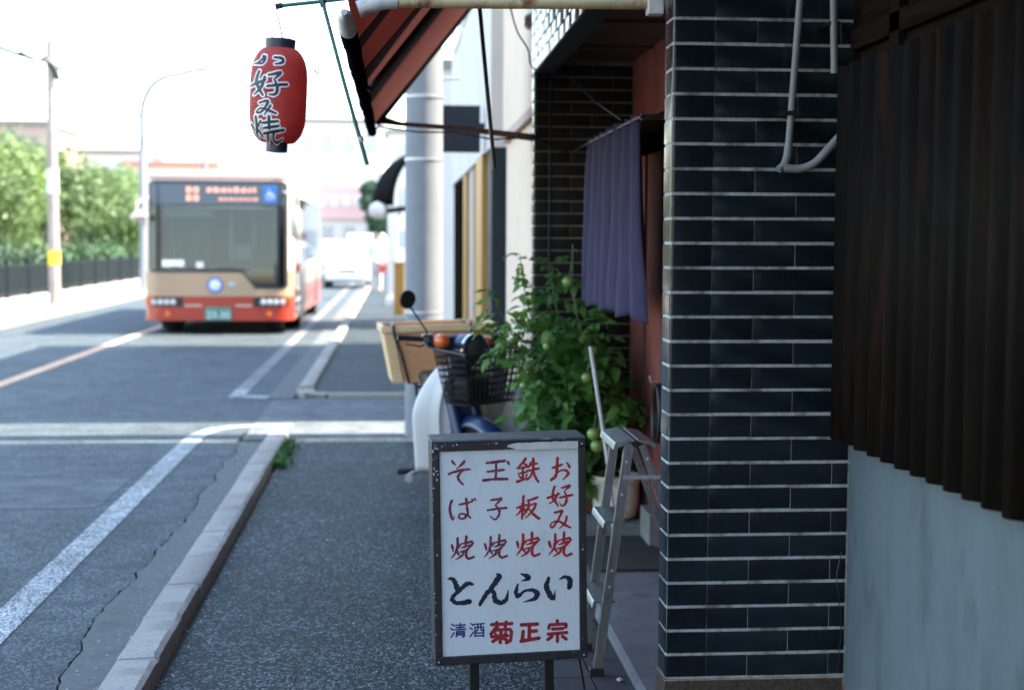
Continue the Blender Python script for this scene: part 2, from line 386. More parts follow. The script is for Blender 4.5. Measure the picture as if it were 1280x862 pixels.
# pavers between footpath and entrance
pv = struct('paver_bed', MB().box((.56, 3.6, -.02), (.845, 5.75, .004)), m_crack)
me = MB().box((-.067, -.1, -.02), (.067, .1, .012)).mesh('paver', m_paver)
for i in range(10):
    for k in range(2): piece('paver', me, (.633+k*.141, 3.72+i*.206, 0), pv)
for x, y_, r_ in ((.80, 5.0, .012), (.62, 4.72, .009), (.45, 5.6, .008)):
    single('pebble', MB().lathe([(.3*r_, 0), (r_, .3*r_), (.9*r_, .8*r_), (.2*r_, 1.1*r_)], (x, y_, .012), 7), m_pave, {.80: 'pale pebble on the dark pavers nearest the entrance slab', .62: 'small pale pebble between sign and ladder', .45: 'small pebble on the footpath behind the menu sign'}[x], 'pebble', 'pebbles on the footpath')
mb = MB(); rg = random.Random(13)
for i in range(420):
    x, z = (rg.uniform(-1.19, -1.045), .006) if rg.random() < .55 else ((rg.gauss(-.84, .02), .001) if rg.random() < .5 else (rg.uniform(-.8, .5), .001))
    r_ = rg.uniform(.0015, .0055); y_ = rg.uniform(4.3, 11); s_ = rg.uniform(.6, 1.3)
    mb.lathe([(r_*.5, 0), (r_*s_, r_*.4), (r_*.4, r_*.9)], (x, y_, z), 5)
tag(part('grit', mb, m_pave, None), 'small loose grit lying along the kerb and gutter', 'grit', kind='stuff')
# moss and weeds
def tufts(name, spots, size, n, mtl, label, cat, kind='stuff'):
    mb = MB()
    for (x, y, z) in spots:
        for k in range(n):
            a = random.uniform(0, 6.28); l = size*random.uniform(.4, 1.1); dx, dy = math.cos(a), math.sin(a)
            ox, oy = random.gauss(0, size*.5), random.gauss(0, size*.5); wd = size*.12
            b = Vector((x+ox, y+oy, z)); t = b + Vector((dx*l*.6, dy*l*.6, l*.75))
            s_ = Vector((-dy, dx, 0))*wd; mid = (b+t)/2 + Vector((0, 0, l*.15))
            mb.add([b-s_, b+s_, mid+s_*.8, t, mid-s_*.8], [(0, 1, 2, 4), (4, 2, 3)])
    o = part(name, mb, mtl, None); return tag(o, label, cat, kind=kind)
sp = []
for i in range(420):
    y = random.uniform(4.2, 10.8)
    if noise.noise((y*1.1, 7, 7)) > .12: sp.append((seam(y)-.004+random.gauss(0, .008), y, -.012))
tufts('moss', sp, .016, 5, m_moss, 'green moss growing in the cracked road seam', 'moss')
sp = [(-.865+random.gauss(0, .012), random.uniform(10.0, 11.3), 0) for i in range(60)]
m_weed = leafmat('weed_green', (.05, .14, .02), .3, .4)
tufts('weeds', sp, .075, 6, m_weed, 'green weeds growing along the end of the kerb', 'weeds')
# ================================================================== tiled shop building
PX, PY = .772, 4.0           # street corner of the tiled pillar
shop = thing('shop_building', 'dark tiled okonomiyaki shop with recessed red entrance and striped awning', 'building', (1.3, 6, 0))
def tile_mesh(w_, h_, d_, mtl, b=.0016):
    bm = bmesh.new(); bmesh.ops.create_cube(bm, size=1); bmesh.ops.scale(bm, vec=(w_, d_, h_), verts=bm.verts)
    fe = [e for e in bm.edges if all(v.co.y < 0 for v in e.verts)]
    bmesh.ops.bevel(bm, geom=fe, offset=b, segments=2, affect='EDGES', profile=.6)
    me = bpy.data.meshes.new('tile'); bm.to_mesh(me); bm.free(); me.materials.append(mtl)
    for p in me.polygons: p.use_smooth = True
    me.set_sharp_from_angle(angle=R(50)); return me
T = {}
def tile(w_, mtl=m_tile, d_=.012, h_=.0610):
    k = (round(w_, 3), mtl.name, d_, h_)
    if k not in T: T[k] = tile_mesh(w_, h_, d_, mtl)
    return T[k]
C0 = .07; Z0 = .332
pillar = part('pillar', MB().box((PX+.003, PY+.0025, .30), (1.60, PY+.115, 3.6)), m_mortar, shop)
part('granite_base', MB().box((PX-.004, PY-.006, -.02), (1.298, PY+.125, .332)), m_granite, shop, bevel=.004)
rng = random.Random(3)
for r_ in range(46):
    z = Z0 + .0075 + .0306 + r_*C0
    # corner piece wraps the corner: front limb and side limb in one L
    key = ('L', r_ % 1)
    if key not in T:
        mbc = MB(); n = 6; rad = .010; w1, w2, hh = .1200, .112, .0305
        outl = [(w1, 0), (rad, 0)] + [(rad-rad*math.sin(a), rad-rad*math.cos(a)) for a in [math.pi/2*k/n for k in range(1, n)]] + [(0, rad), (0, w2), (.012, w2), (.012, .012), (w1, .012)]
        mbc.prism([(a, b) for a, b in outl], 2, -hh, hh)
        T[key] = mbc.mesh('corner_tile', m_tile, 40)
    piece('corner_tile', T[key], (PX, PY+rng.uniform(-.0008, .0008), z), pillar)
    x = .1215; ws = ([.1175] if r_ % 2 == 0 else []) + [.2375]*3
    for w_ in ws:
        x1 = min(x+w_+.0016, 1.3015-PX)
        if x1-x > .02:
            piece('tile', tile(x1-x), (PX+(x+x1)/2, PY+.006+rng.uniform(-.0009, .0009), z+rng.uniform(-.0006, .0006)), pillar, (rng.uniform(-.004, .004), 0, rng.uniform(-.004, .004)))
        x = x1+.0020
# far side wall of the entrance recess
FY = 8.12
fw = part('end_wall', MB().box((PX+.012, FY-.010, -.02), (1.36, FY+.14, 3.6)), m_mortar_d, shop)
for r_ in range(37):
    z = .04+r_*C0
    x = 0; k = 0
    ws = [.09] + ([.118] if r_ % 2 else []) + [.237]*3
    for w_ in ws:
        x1 = min(x+w_, .56)
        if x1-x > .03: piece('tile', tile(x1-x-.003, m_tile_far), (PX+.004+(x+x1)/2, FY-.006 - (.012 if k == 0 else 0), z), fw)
        x = x1; k += 1
    piece('edge_tile', tile(.13, m_tile_f), (PX+.006, FY+.06, z), fw, (0, 0, -math.pi/2))
# red back wall, soffit, lintel with tiled fascia
part('back_wall', MB().box((1.34, PY+.1, -.02), (1.5, FY+.1, 3.0)), m_red, shop)
part('soffit', MB().box((PX+.11, PY+.1, 2.62), (1.36, FY+.02, 2.68)), m_soffit, shop)
for y in (4.9, 5.75, 6.6, 7.45):
    part('soffit_batten', MB().box((PX+.11, y, 2.605), (1.34, y+.03, 2.62)), m_soffit, shop)
lint = part('lintel', MB().box((PX+.012, PY+.1, 2.548), (PX+.11, FY+.14, 3.6)), m_soffit, shop)
for r_ in range(14):
    z = 2.585+r_*C0; y = FY+.13 - (.118 if r_ % 2 else 0)
    if r_ % 2: piece('fascia_tile', tile(.115, m_tile_f), (PX+.006, FY+.13-.058, z), lint, (0, 0, -math.pi/2))
    while y > 4.35:
        piece('fascia_tile', tile(.236, m_tile_f), (PX+.006+rng.uniform(-.001, .001), y-.118, z), lint, (0, rng.uniform(-.01, .01), -math.pi/2+rng.uniform(-.006, .006))); y -= .237
part('lintel_flashing', MB().box((PX-.004, PY+.1, 2.540), (PX+.11, FY+.14, 2.5475)), m_panel_d, shop)
# doorway in the red wall behind the curtain
dh = part('door_head', MB().box((1.22, 6.35, 2.06), (1.345, 7.7, 2.2)), m_wood_d, shop, bevel=.004)
dr = part('sliding_door', MB().box((1.335, 6.5, 0), (1.345, 7.62, 2.06)), m_red, shop)
for y in (6.5, 7.04, 7.58): part('door_stile', MB().box((1.322, y, 0), (1.346, y+.05, 2.06)), m_soffit, dr)
# upper storey and mass
up = part('upper_wall', MB().box((PX+.10, PY+.12, 3.6), (8, FY+.14, 7.6)), m_greyw, shop)
part('rear_mass', MB().box((1.5, PY+.12, -.02), (8, FY+.14, 3.6)), m_greyw, shop)
for y in (4.6, 6.4):
    wn = part('window', MB().box((PX+.085, y, 4.5), (PX+.10, y+1.3, 5.8)), m_glass, shop)
    for a in ((y-.04, y, 4.46, 5.84), (y+1.3, y+1.34, 4.46, 5.84), (y, y+1.3, 4.46, 4.5), (y, y+1.3, 5.8, 5.84), (y+.63, y+.67, 4.5, 5.8)):
        part('window_frame', MB().box((PX+.07, a[0], a[2]), (PX+.11, a[1], a[3])), m_sash, wn)
part('roof', MB().box((PX+.0, PY+.02, 7.6), (8.1, FY+.2, 7.75)), m_roofslab, shop)
part('entrance_slab', MB().prism([(.838, -.02), (.845, .035), (.86, .045), (1.34, .045), (1.34, -.02)], 1, PY+.126, FY-.02), m_slab, shop)
part('concrete_ledge', MB().box((.88, 7.33, .03), (1.338, FY-.02, .105)), m_ledge, shop, bevel=.008)
part('concrete_block', MB().box((1.27, 7.05, .045), (1.338, 7.32, .22)), m_ledge, shop, bevel=.006)

# ================================================================== neighbour with corrugated cladding (nearest, beside the camera)
nb = thing('clad_building', 'cement rendered wall with brown corrugated cladding beside the tiled pillar', 'building', (1.5, 0, 0))
part('rendered_wall', MB().box((1.302, -6, -.02), (1.6, PY-.012, 3.2)), m_render, nb)
mbc = MB(); n = 300; pts = []
for i in range(n+1):
    y = -1.0 + (PY-.04+1.0)*i/n; a = 2*math.pi*y/.105
    s_ = math.sin(a); s_ = math.copysign(abs(s_)**.7, s_)
    pts.append((1.237 - .0145*s_, y))
for i in range(n):
    (x0, y0), (x1, y1) = pts[i], pts[i+1]
    mbc.add([(x0, y0, 1.045), (x1, y1, 1.045), (x1, y1, 2.085), (x0, y0, 2.085)], [(0, 1, 2, 3)])
bm = bmesh.new(); me = mbc.mesh('corrugated_sheet', m_corr); bm.from_mesh(me); bmesh.ops.remove_doubles(bm, verts=bm.verts, dist=1e-5); bm.to_mesh(me); bm.free()
for p in me.polygons: p.use_smooth = True
for v in me.vertices: v.co -= Vector((1.5, 0, 0))
o = link(bpy.data.objects.new('corrugated_sheet', me), nb); md = o.modifiers.new('thickness', 'SOLIDIFY'); md.thickness = .005; md.offset = 0
for z0, z1, x0 in ((2.13, 2.19, 1.262), (2.29, 2.36, 1.255), (2.45, 2.6, 1.24)):
    part('timber_rail', MB().box((x0, -1.5, z0), (1.30, PY-.06, z1)), m_wood_d, nb, bevel=.006)
part('backing_board', MB().box((1.285, -1.5, 1.6), (1.301, PY-.014, 2.95)), m_wood_d, nb)
part('timber_rail', MB().box((1.258, -1.5, 1.1), (1.298, PY-.06, 1.18)), m_wood_d, nb)
for y in (3.55, 2.7, 1.8): part('timber_post', MB().box((1.262, y, 1.08), (1.300, y+.07, 2.9)), m_wood_d, nb)
part('shade_eave', MB().prism([(1.31, 3.02), (1.31, 2.96), (-.15, 2.66), (-.15, 2.72)], 1, -5.5, 3.5), m_wood_d, nb)  # unseen overhang, added to darken the near right-hand side
part('shade_eave_gutter', MB().box((-.24, -5.5, 2.62), (-.155, 3.5, 2.70)), m_panel_d, nb)  # front edge of the added overhang, also out of view
part('upper_wall', MB().box((1.32, -6, 3.2), (8, PY-.01, 7.6)), m_render, nb)
part('roof', MB().box((1.05, -6.2, 7.6), (8.1, PY, 7.75)), m_roofslab, nb)
part('rear_mass', MB().box((1.6, -6, -.02), (8, PY-.01, 3.2)), m_render, nb)
# building behind the camera on the same side keeps the street in shade
bb = thing('rear_building', 'grey building standing behind the camera on the shop side', 'building', (4, -12, 0))
part('wall', MB().box((.9, -20, -.02), (8, -6.1, 7.6)), m_greyw, bb)

# ================================================================== cream building after the shop
c2 = thing('cream_building', 'cream stucco building next to the tiled shop', 'building', (3, 9.8, 0))
part('upper_wall', MB().box((.83, FY+.15, 2.40), (8, 11.28, 7.5)), m_cream, c2)
part('lower_wall', MB().box((.86, 8.95, -.02), (8, 11.28, 2.40)), m_cream, c2)
part('door_recess', MB().box((.98, FY+.15, -.02), (8, 8.95, 2.40)), m_wood_d, c2)
part('door_jamb', MB().box((.855, 8.87, 0), (.99, 8.948, 2.395)), m_tan, c2)
part('band', MB().box((.815, FY+.16, 2.36), (.84, 11.27, 2.42)), m_tan, c2)
part('roof', MB().box((.78, FY+.22, 7.5), (8.1, 11.31, 7.6)), m_roofslab, c2)
wn = part('window', MB().box((.822, 9.3, 4.2), (.84, 10.6, 5.4)), m_glass, c2)
part('window_frame', MB().box((.812, 9.25, 4.14), (.842, 10.65, 4.198)), m_sash, wn)
part('vent_cap', MB().lathe([(.05, 0), (.05, .04), (.03, .06)], (.83, 8.75, 2.93), 12, Matrix.Rotation(-math.pi/2, 3, 'Y')), m_steel, c2, 40)
# ================================================================== grey building beyond the alley
c3 = thing('grey_building', 'pale grey building with amber timber shopfront beyond the alley', 'building', (3, 17, 0))
part('upper_wall', MB().box((.82, 12.6, 2.42), (8, 21.7, 7.6)), m_greyw, c3)
part('side_wall', MB().box((.95, 12.6, -.02), (8, 12.8, 2.42)), m_panel_d, c3)
part('shop_window', MB().box((1.05, 12.8, .0), (8, 21.7, 2.42)), m_panel_d, c3)
part('corner_post', MB().box((.83, 12.62, -.02), (.96, 13.15, 2.42)), m_panel_d, c3)
part('timber_post', MB().box((.80, 13.6, 0), (.92, 14.7, 2.42)), m_amber, c3)
part('timber_post', MB().box((.84, 17.6, 0), (.96, 18.3, 2.42)), m_amber, c3)
part('shop_pillar', MB().box((.85, 16.0, 0), (1.04, 17.0, 2.42)), m_tan, c3)
part('shop_pillar', MB().box((.85, 19.4, 0), (1.04, 21.6, 2.42)), m_wood_d, c3)
part('signboard', MB().box((.40, 13.45, 2.43), (.775, 13.6, 2.86)), m_panel_d, c3)
part('sign_bracket', MB().box((.77, 13.48, 2.6), (.825, 13.56, 2.7)), m_blackm, c3)
part('stall_riser', MB().box((.90, 15.05, 0), (1.03, 21.5, .55)), m_tan, c3)
part('roof', MB().box((.76, 12.55, 7.6), (8.1, 21.72, 7.72)), m_roofslab, c3)
for y in (13.6, 16.2, 18.8):
    wn = part('window', MB().box((.81, y, 4.3), (.83, y+1.5, 5.5)), m_glass, c3)
    part('window_frame', MB().box((.80, y-.05, 4.22), (.835, y+1.55, 4.298)), m_sash, wn)
# ================================================================== small building further on, with round black awning
c4 = thing('corner_shop', 'small white shop with black rounded awning past the utility pole', 'building', (3, 27, 0))
part('wall', MB().box((.45, 25.2, -.02), (7, 28.3, 4.6)), m_white_b, c4)
part('shop_door', MB().box((.43, 25.8, 0), (.449, 27.2, 2.1)), m_glass, c4)
part('roof', MB().box((.35, 25.1, 4.6), (7.1, 28.4, 4.75)), m_roofslab, c4)
mba = MB()
def dome(u, v):
    a = v*math.pi/2; yy = 25.5+u*1.9
    return Vector((.44 - .90*math.sin(a)*(.55+.45*math.sin(math.pi*min(max(u, .02), .98))), yy, 2.25+.95*math.cos(a)))
mba.grid(dome, 10, 8)
part('awning', mba, mat('black_awning_cloth', (.006, .006, .007), .9, spec=.05), c4, 60, solid=.02)
part('awning_lamp', MB().lathe([(.02, -.16), (.13, -.1), (.16, 0), (.13, .1), (.02, .16)], (-.36, 25.45, 2.12), 14), m_white_b, c4, 60)
part('awning_bracket', MB().tube([(.44, 25.7, 2.2), (-.2, 25.7, 2.12)], .05), m_blackm, c4)

# ================================================================== utility pole near
up_ = thing('utility_pole', 'thick grey concrete utility pole beside the wooden crate', 'pole', (.215, 11.62, 0))
part('pole', MB().lathe([(.158, -.02), (.153, 2), (.146, 5), (.132, 9.5)], (.215, 11.62, 0), 28), m_conc, up_, 40)
for z in (1.02, 2.25, 2.75, 3.2): part('band', MB().lathe([(.158, -.012), (.158, .012)], (.215, 11.62, z), 28), m_steel, up_, 40)
for i, z in enumerate((2.9, 3.3, 3.7, 4.1)):
    s_ = -1 if i % 2 else 1; part('step_bolt', MB().tube([(.215+s_*.13, 11.62, z), (.215+s_*.28, 11.62, z)], .01), m_steel, up_)
# ================================================================== awning over the entrance
aw = thing('awning', 'red and dark striped awning jutting out over the entrance', 'awning', (.3, 6.4, 2.2))
AX, AZ, AY0, AY1 = -.145, 2.275, 4.30, 8.95
TX, TZ = .765, 3.42
m_awred = cloth('awning_red_canvas', (.37, .135, .105), .6, .2, 7)
m_awdark = cloth('awning_dark_canvas', (.085, .036, .03), .2, .2, 7)
m_awpink = cloth('awning_faded_canvas', (.52, .26, .205), .6, .2, 7)
bounds = [(4.30, 5.15, 0), (5.15, 5.43, 1), (5.43, 6.05, 0), (6.05, 6.5, 1), (6.5, 6.98, 2), (6.98, 7.55, 1), (7.55, 8.80, 2), (8.80, 8.95, 1)]
for a, b, k in bounds:
    mbq = MB()
    def sheet(u, v, a=a, b=b, k=k):
        yy_ = a+(b-a)*u; sag = .012*math.sin(math.pi*v)*math.sin(yy_*6.5) + .004*noise.noise((yy_*3, v*5, 0))
        dn = Vector((.78, 0, -.62))*sag
        return Vector((AX+(TX-AX)*v, a+(b-a)*u, AZ+.03+(TZ-AZ)*v)) + dn
    mbq.grid(sheet, 6, 14)
    part('canvas_stripe', mbq, [m_awred, m_awdark, m_awpink][k], aw, 60, solid=.003)
m_gutp = mat('black_vinyl_roll', (.006, .006, .010), .3, var=.4, vscale=20, bump=.2, bscale=25, spec=0)
m_gutw = mat('worn_white_vinyl', (.55, .54, .52), .5, var=.2, vscale=12, bump=.4, bscale=40, dark=(.3, .2, .12), damt=.3, dscale=14)
def roll(y0, y1, n):
    P = []; rs = []
    for i in range(n+1):
        y = y0+(y1-y0)*i/n; P.append((AX-.012+.008*noise.noise((y*3, 1, 1)), y, AZ-.005+.008*noise.noise((y*3, 5, 1)))); rs.append((.027 if y > 4.45 else .008+.019*(y-4.28)/.17)+.003*math.sin(y*52)+.003*noise.noise((y*9, 2, 2)))
    return MB().tube(P, rs, 14)
part('rolled_front', roll(4.66, 8.97, 240), m_gutp, aw, 60)
part('front_sleeve', roll(4.28, 4.655, 40), m_gutw, aw, 60)
part('frame_bar', MB().tube([(-.075, 4.27, 2.298), (.3, 4.265, 2.3), (.80, 4.26, 2.306)], .0165, 12), m_rust, aw, 40)
part('frame_sleeve', MB().tube([(-.115, 4.27, 2.275), (-.05, 4.268, 2.296), (.0, 4.268, 2.299)], [.026, .022, .02], 12), m_gutw, aw, 40)
part('bar_bracket', MB().box((.742, 4.235, 2.272), (.79, 4.285, 2.335)), m_gutw, aw, bevel=.004)
a_, b_ = at(478, 150, 8.9), at(666, 172, 8.08)
part('folding_arm', MB().tube([a_, a_.lerp(b_, .12)+Vector((0, 0, -.012)), a_.lerp(b_, .55)+Vector((0, 0, .004)), b_], [.026, .015, .015, .022], 10), m_rustdark, aw, 50)
part('arm_cable', MB().tube([a_+Vector((-.09, 0, -.10)), a_+Vector((-.02, 0, -.04)), a_.lerp(b_, .25)+Vector((0, -.03, -.05)), a_.lerp(b_, .5)+Vector((0, -.03, -.025)), a_.lerp(b_, .75)+Vector((0, -.03, -.04)), b_+Vector((0, -.03, 0)), at(690, 186, 8.0), at(710, 190, 8.0)], .006, 6), m_blackm, aw, 50)
a_, b_ = at(598, -8, 6.3), at(618, 211, 6.3)
part('crank_rod', MB().tube([a_, b_], .0095, 10), m_blackm, aw, 40)
part('rafter', MB().tube([(AX+.02, 8.93, AZ+.035), (TX, 8.93, TZ+.01)], .014, 8), m_blackm, aw, 40)
part('rafter', MB().tube([(AX+.02, 6.28, AZ-.03), (TX, 6.28, TZ-.06)], .014, 8), m_blackm, aw, 40)
part('wall_rail', MB().box((.752, 4.3, TZ-.04), (.772, 8.95, TZ+.06)), m_rustdark, aw)
# green pipe bracket that carries the lantern
gp = thing('pipe_bracket', 'green painted pipe bracket holding the red paper lantern', 'bracket', at(403, 2, 6.0))
a_, b_ = at(345, 8, 6.0), at(500, -9, 6.0)
part('arm_pipe', MB().tube([a_, at(403, 2, 6.0), b_, (.70, 6.02, 2.7)], .0088, 10), m_gpipe, gp, 40)
part('brace_pipe', MB().tube([at(402, -2, 5.985), at(430, 103, 5.985), at(459, 206, 5.985)], .0088, 10), m_gpipe, gp, 40)
part('pipe_clamp', MB().tube([at(402, -6, 5.99), at(404, 9, 5.99)], .0135, 10), m_blackm, gp, 40)
part('pipe_cap', MB().tube([at(344, 8.5, 6.0), at(353, 7, 6.0)], .0125, 10), m_panel_d, gp, 40)
part('pipe_tie', MB().tube([at(450, 171, 5.985), at(452, 177, 5.985)], .0115, 10), m_steel, gp, 40)
part('hook', MB().tube([at(346, 9, 6.0), at(346, 20, 6.0), at(348, 24, 6.0), at(350, 33, 6.0), at(353, 49, 6.0)], .0045, 6), m_steel, gp, 40)
# ================================================================== brush strokes (lettering)
def smooth_path(st, n=7):
    """Catmull-Rom through (u, v, width) points."""
    if len(st) == 2:
        a, b = st; return [tuple(a[k]+(b[k]-a[k])*i/n for k in range(3)) for i in range(n+1)]
    out = []
    P = [st[0]]+list(st)+[st[-1]]
    for i in range(1, len(P)-2):
        for j in range(n):
            t = j/n
            out.append(tuple(.5*((2*P[i][k])+(-P[i-1][k]+P[i+1][k])*t+(2*P[i-1][k]-5*P[i][k]+4*P[i+1][k]-P[i+2][k])*t*t+(-P[i-1][k]+3*P[i][k]-3*P[i+1][k]+P[i+2][k])*t**3) for k in range(3)))
    out.append(tuple(st[-1])); return out
def stroke_faces(mb, st, fn, lift, grow=0.0, rag=.06, sharp=False):
    """Ribbon of varying width with round ends; fn maps (u, v, lift) to a point."""
    p = smooth_path(st) if not sharp else [tuple(st[i][k]+(st[i+1][k]-st[i][k])*j/5 for k in range(3)) for i in range(len(st)-1) for j in range(5)]+[tuple(st[-1])]
    n = len(p); Lf = []; Rt = []
    for i in range(n):
        a, b = p[max(i-1, 0)], p[min(i+1, n-1)]; dx, dy = b[0]-a[0], b[1]-a[1]; l = math.hypot(dx, dy) or 1
        w_ = max(p[i][2], 2)/2+grow
        w1 = w_*(1+rag*noise.noise((p[i][0]*.02, p[i][1]*.02, 1.3))*1.6); w2 = w_*(1+rag*noise.noise((p[i][0]*.02, p[i][1]*.02, 7.3))*1.6)
        nx, ny = -dy/l, dx/l
        Lf.append((p[i][0]+nx*w1, p[i][1]+ny*w1)); Rt.append((p[i][0]-nx*w2, p[i][1]-ny*w2))
    vs = []; fs = []
    for i in range(n): vs += [fn(*Lf[i], lift), fn(*Rt[i], lift)]
    fs = [(2*i, 2*i+1, 2*i+3, 2*i+2) for i in range(n-1)]
    for e, q in ((0, p[0]), (n-1, p[-1])):
        r_ = max(q[2], 2)/2+grow; c = len(vs); vs.append(fn(q[0], q[1], lift)); k_ = 10
        for k in range(k_): vs.append(fn(q[0]+r_*math.cos(2*math.pi*k/k_), q[1]+r_*math.sin(2*math.pi*k/k_), lift))
        fs += [(c, c+1+k, c+1+(k+1) % k_) for k in range(k_)]
    mb.add(vs, fs)
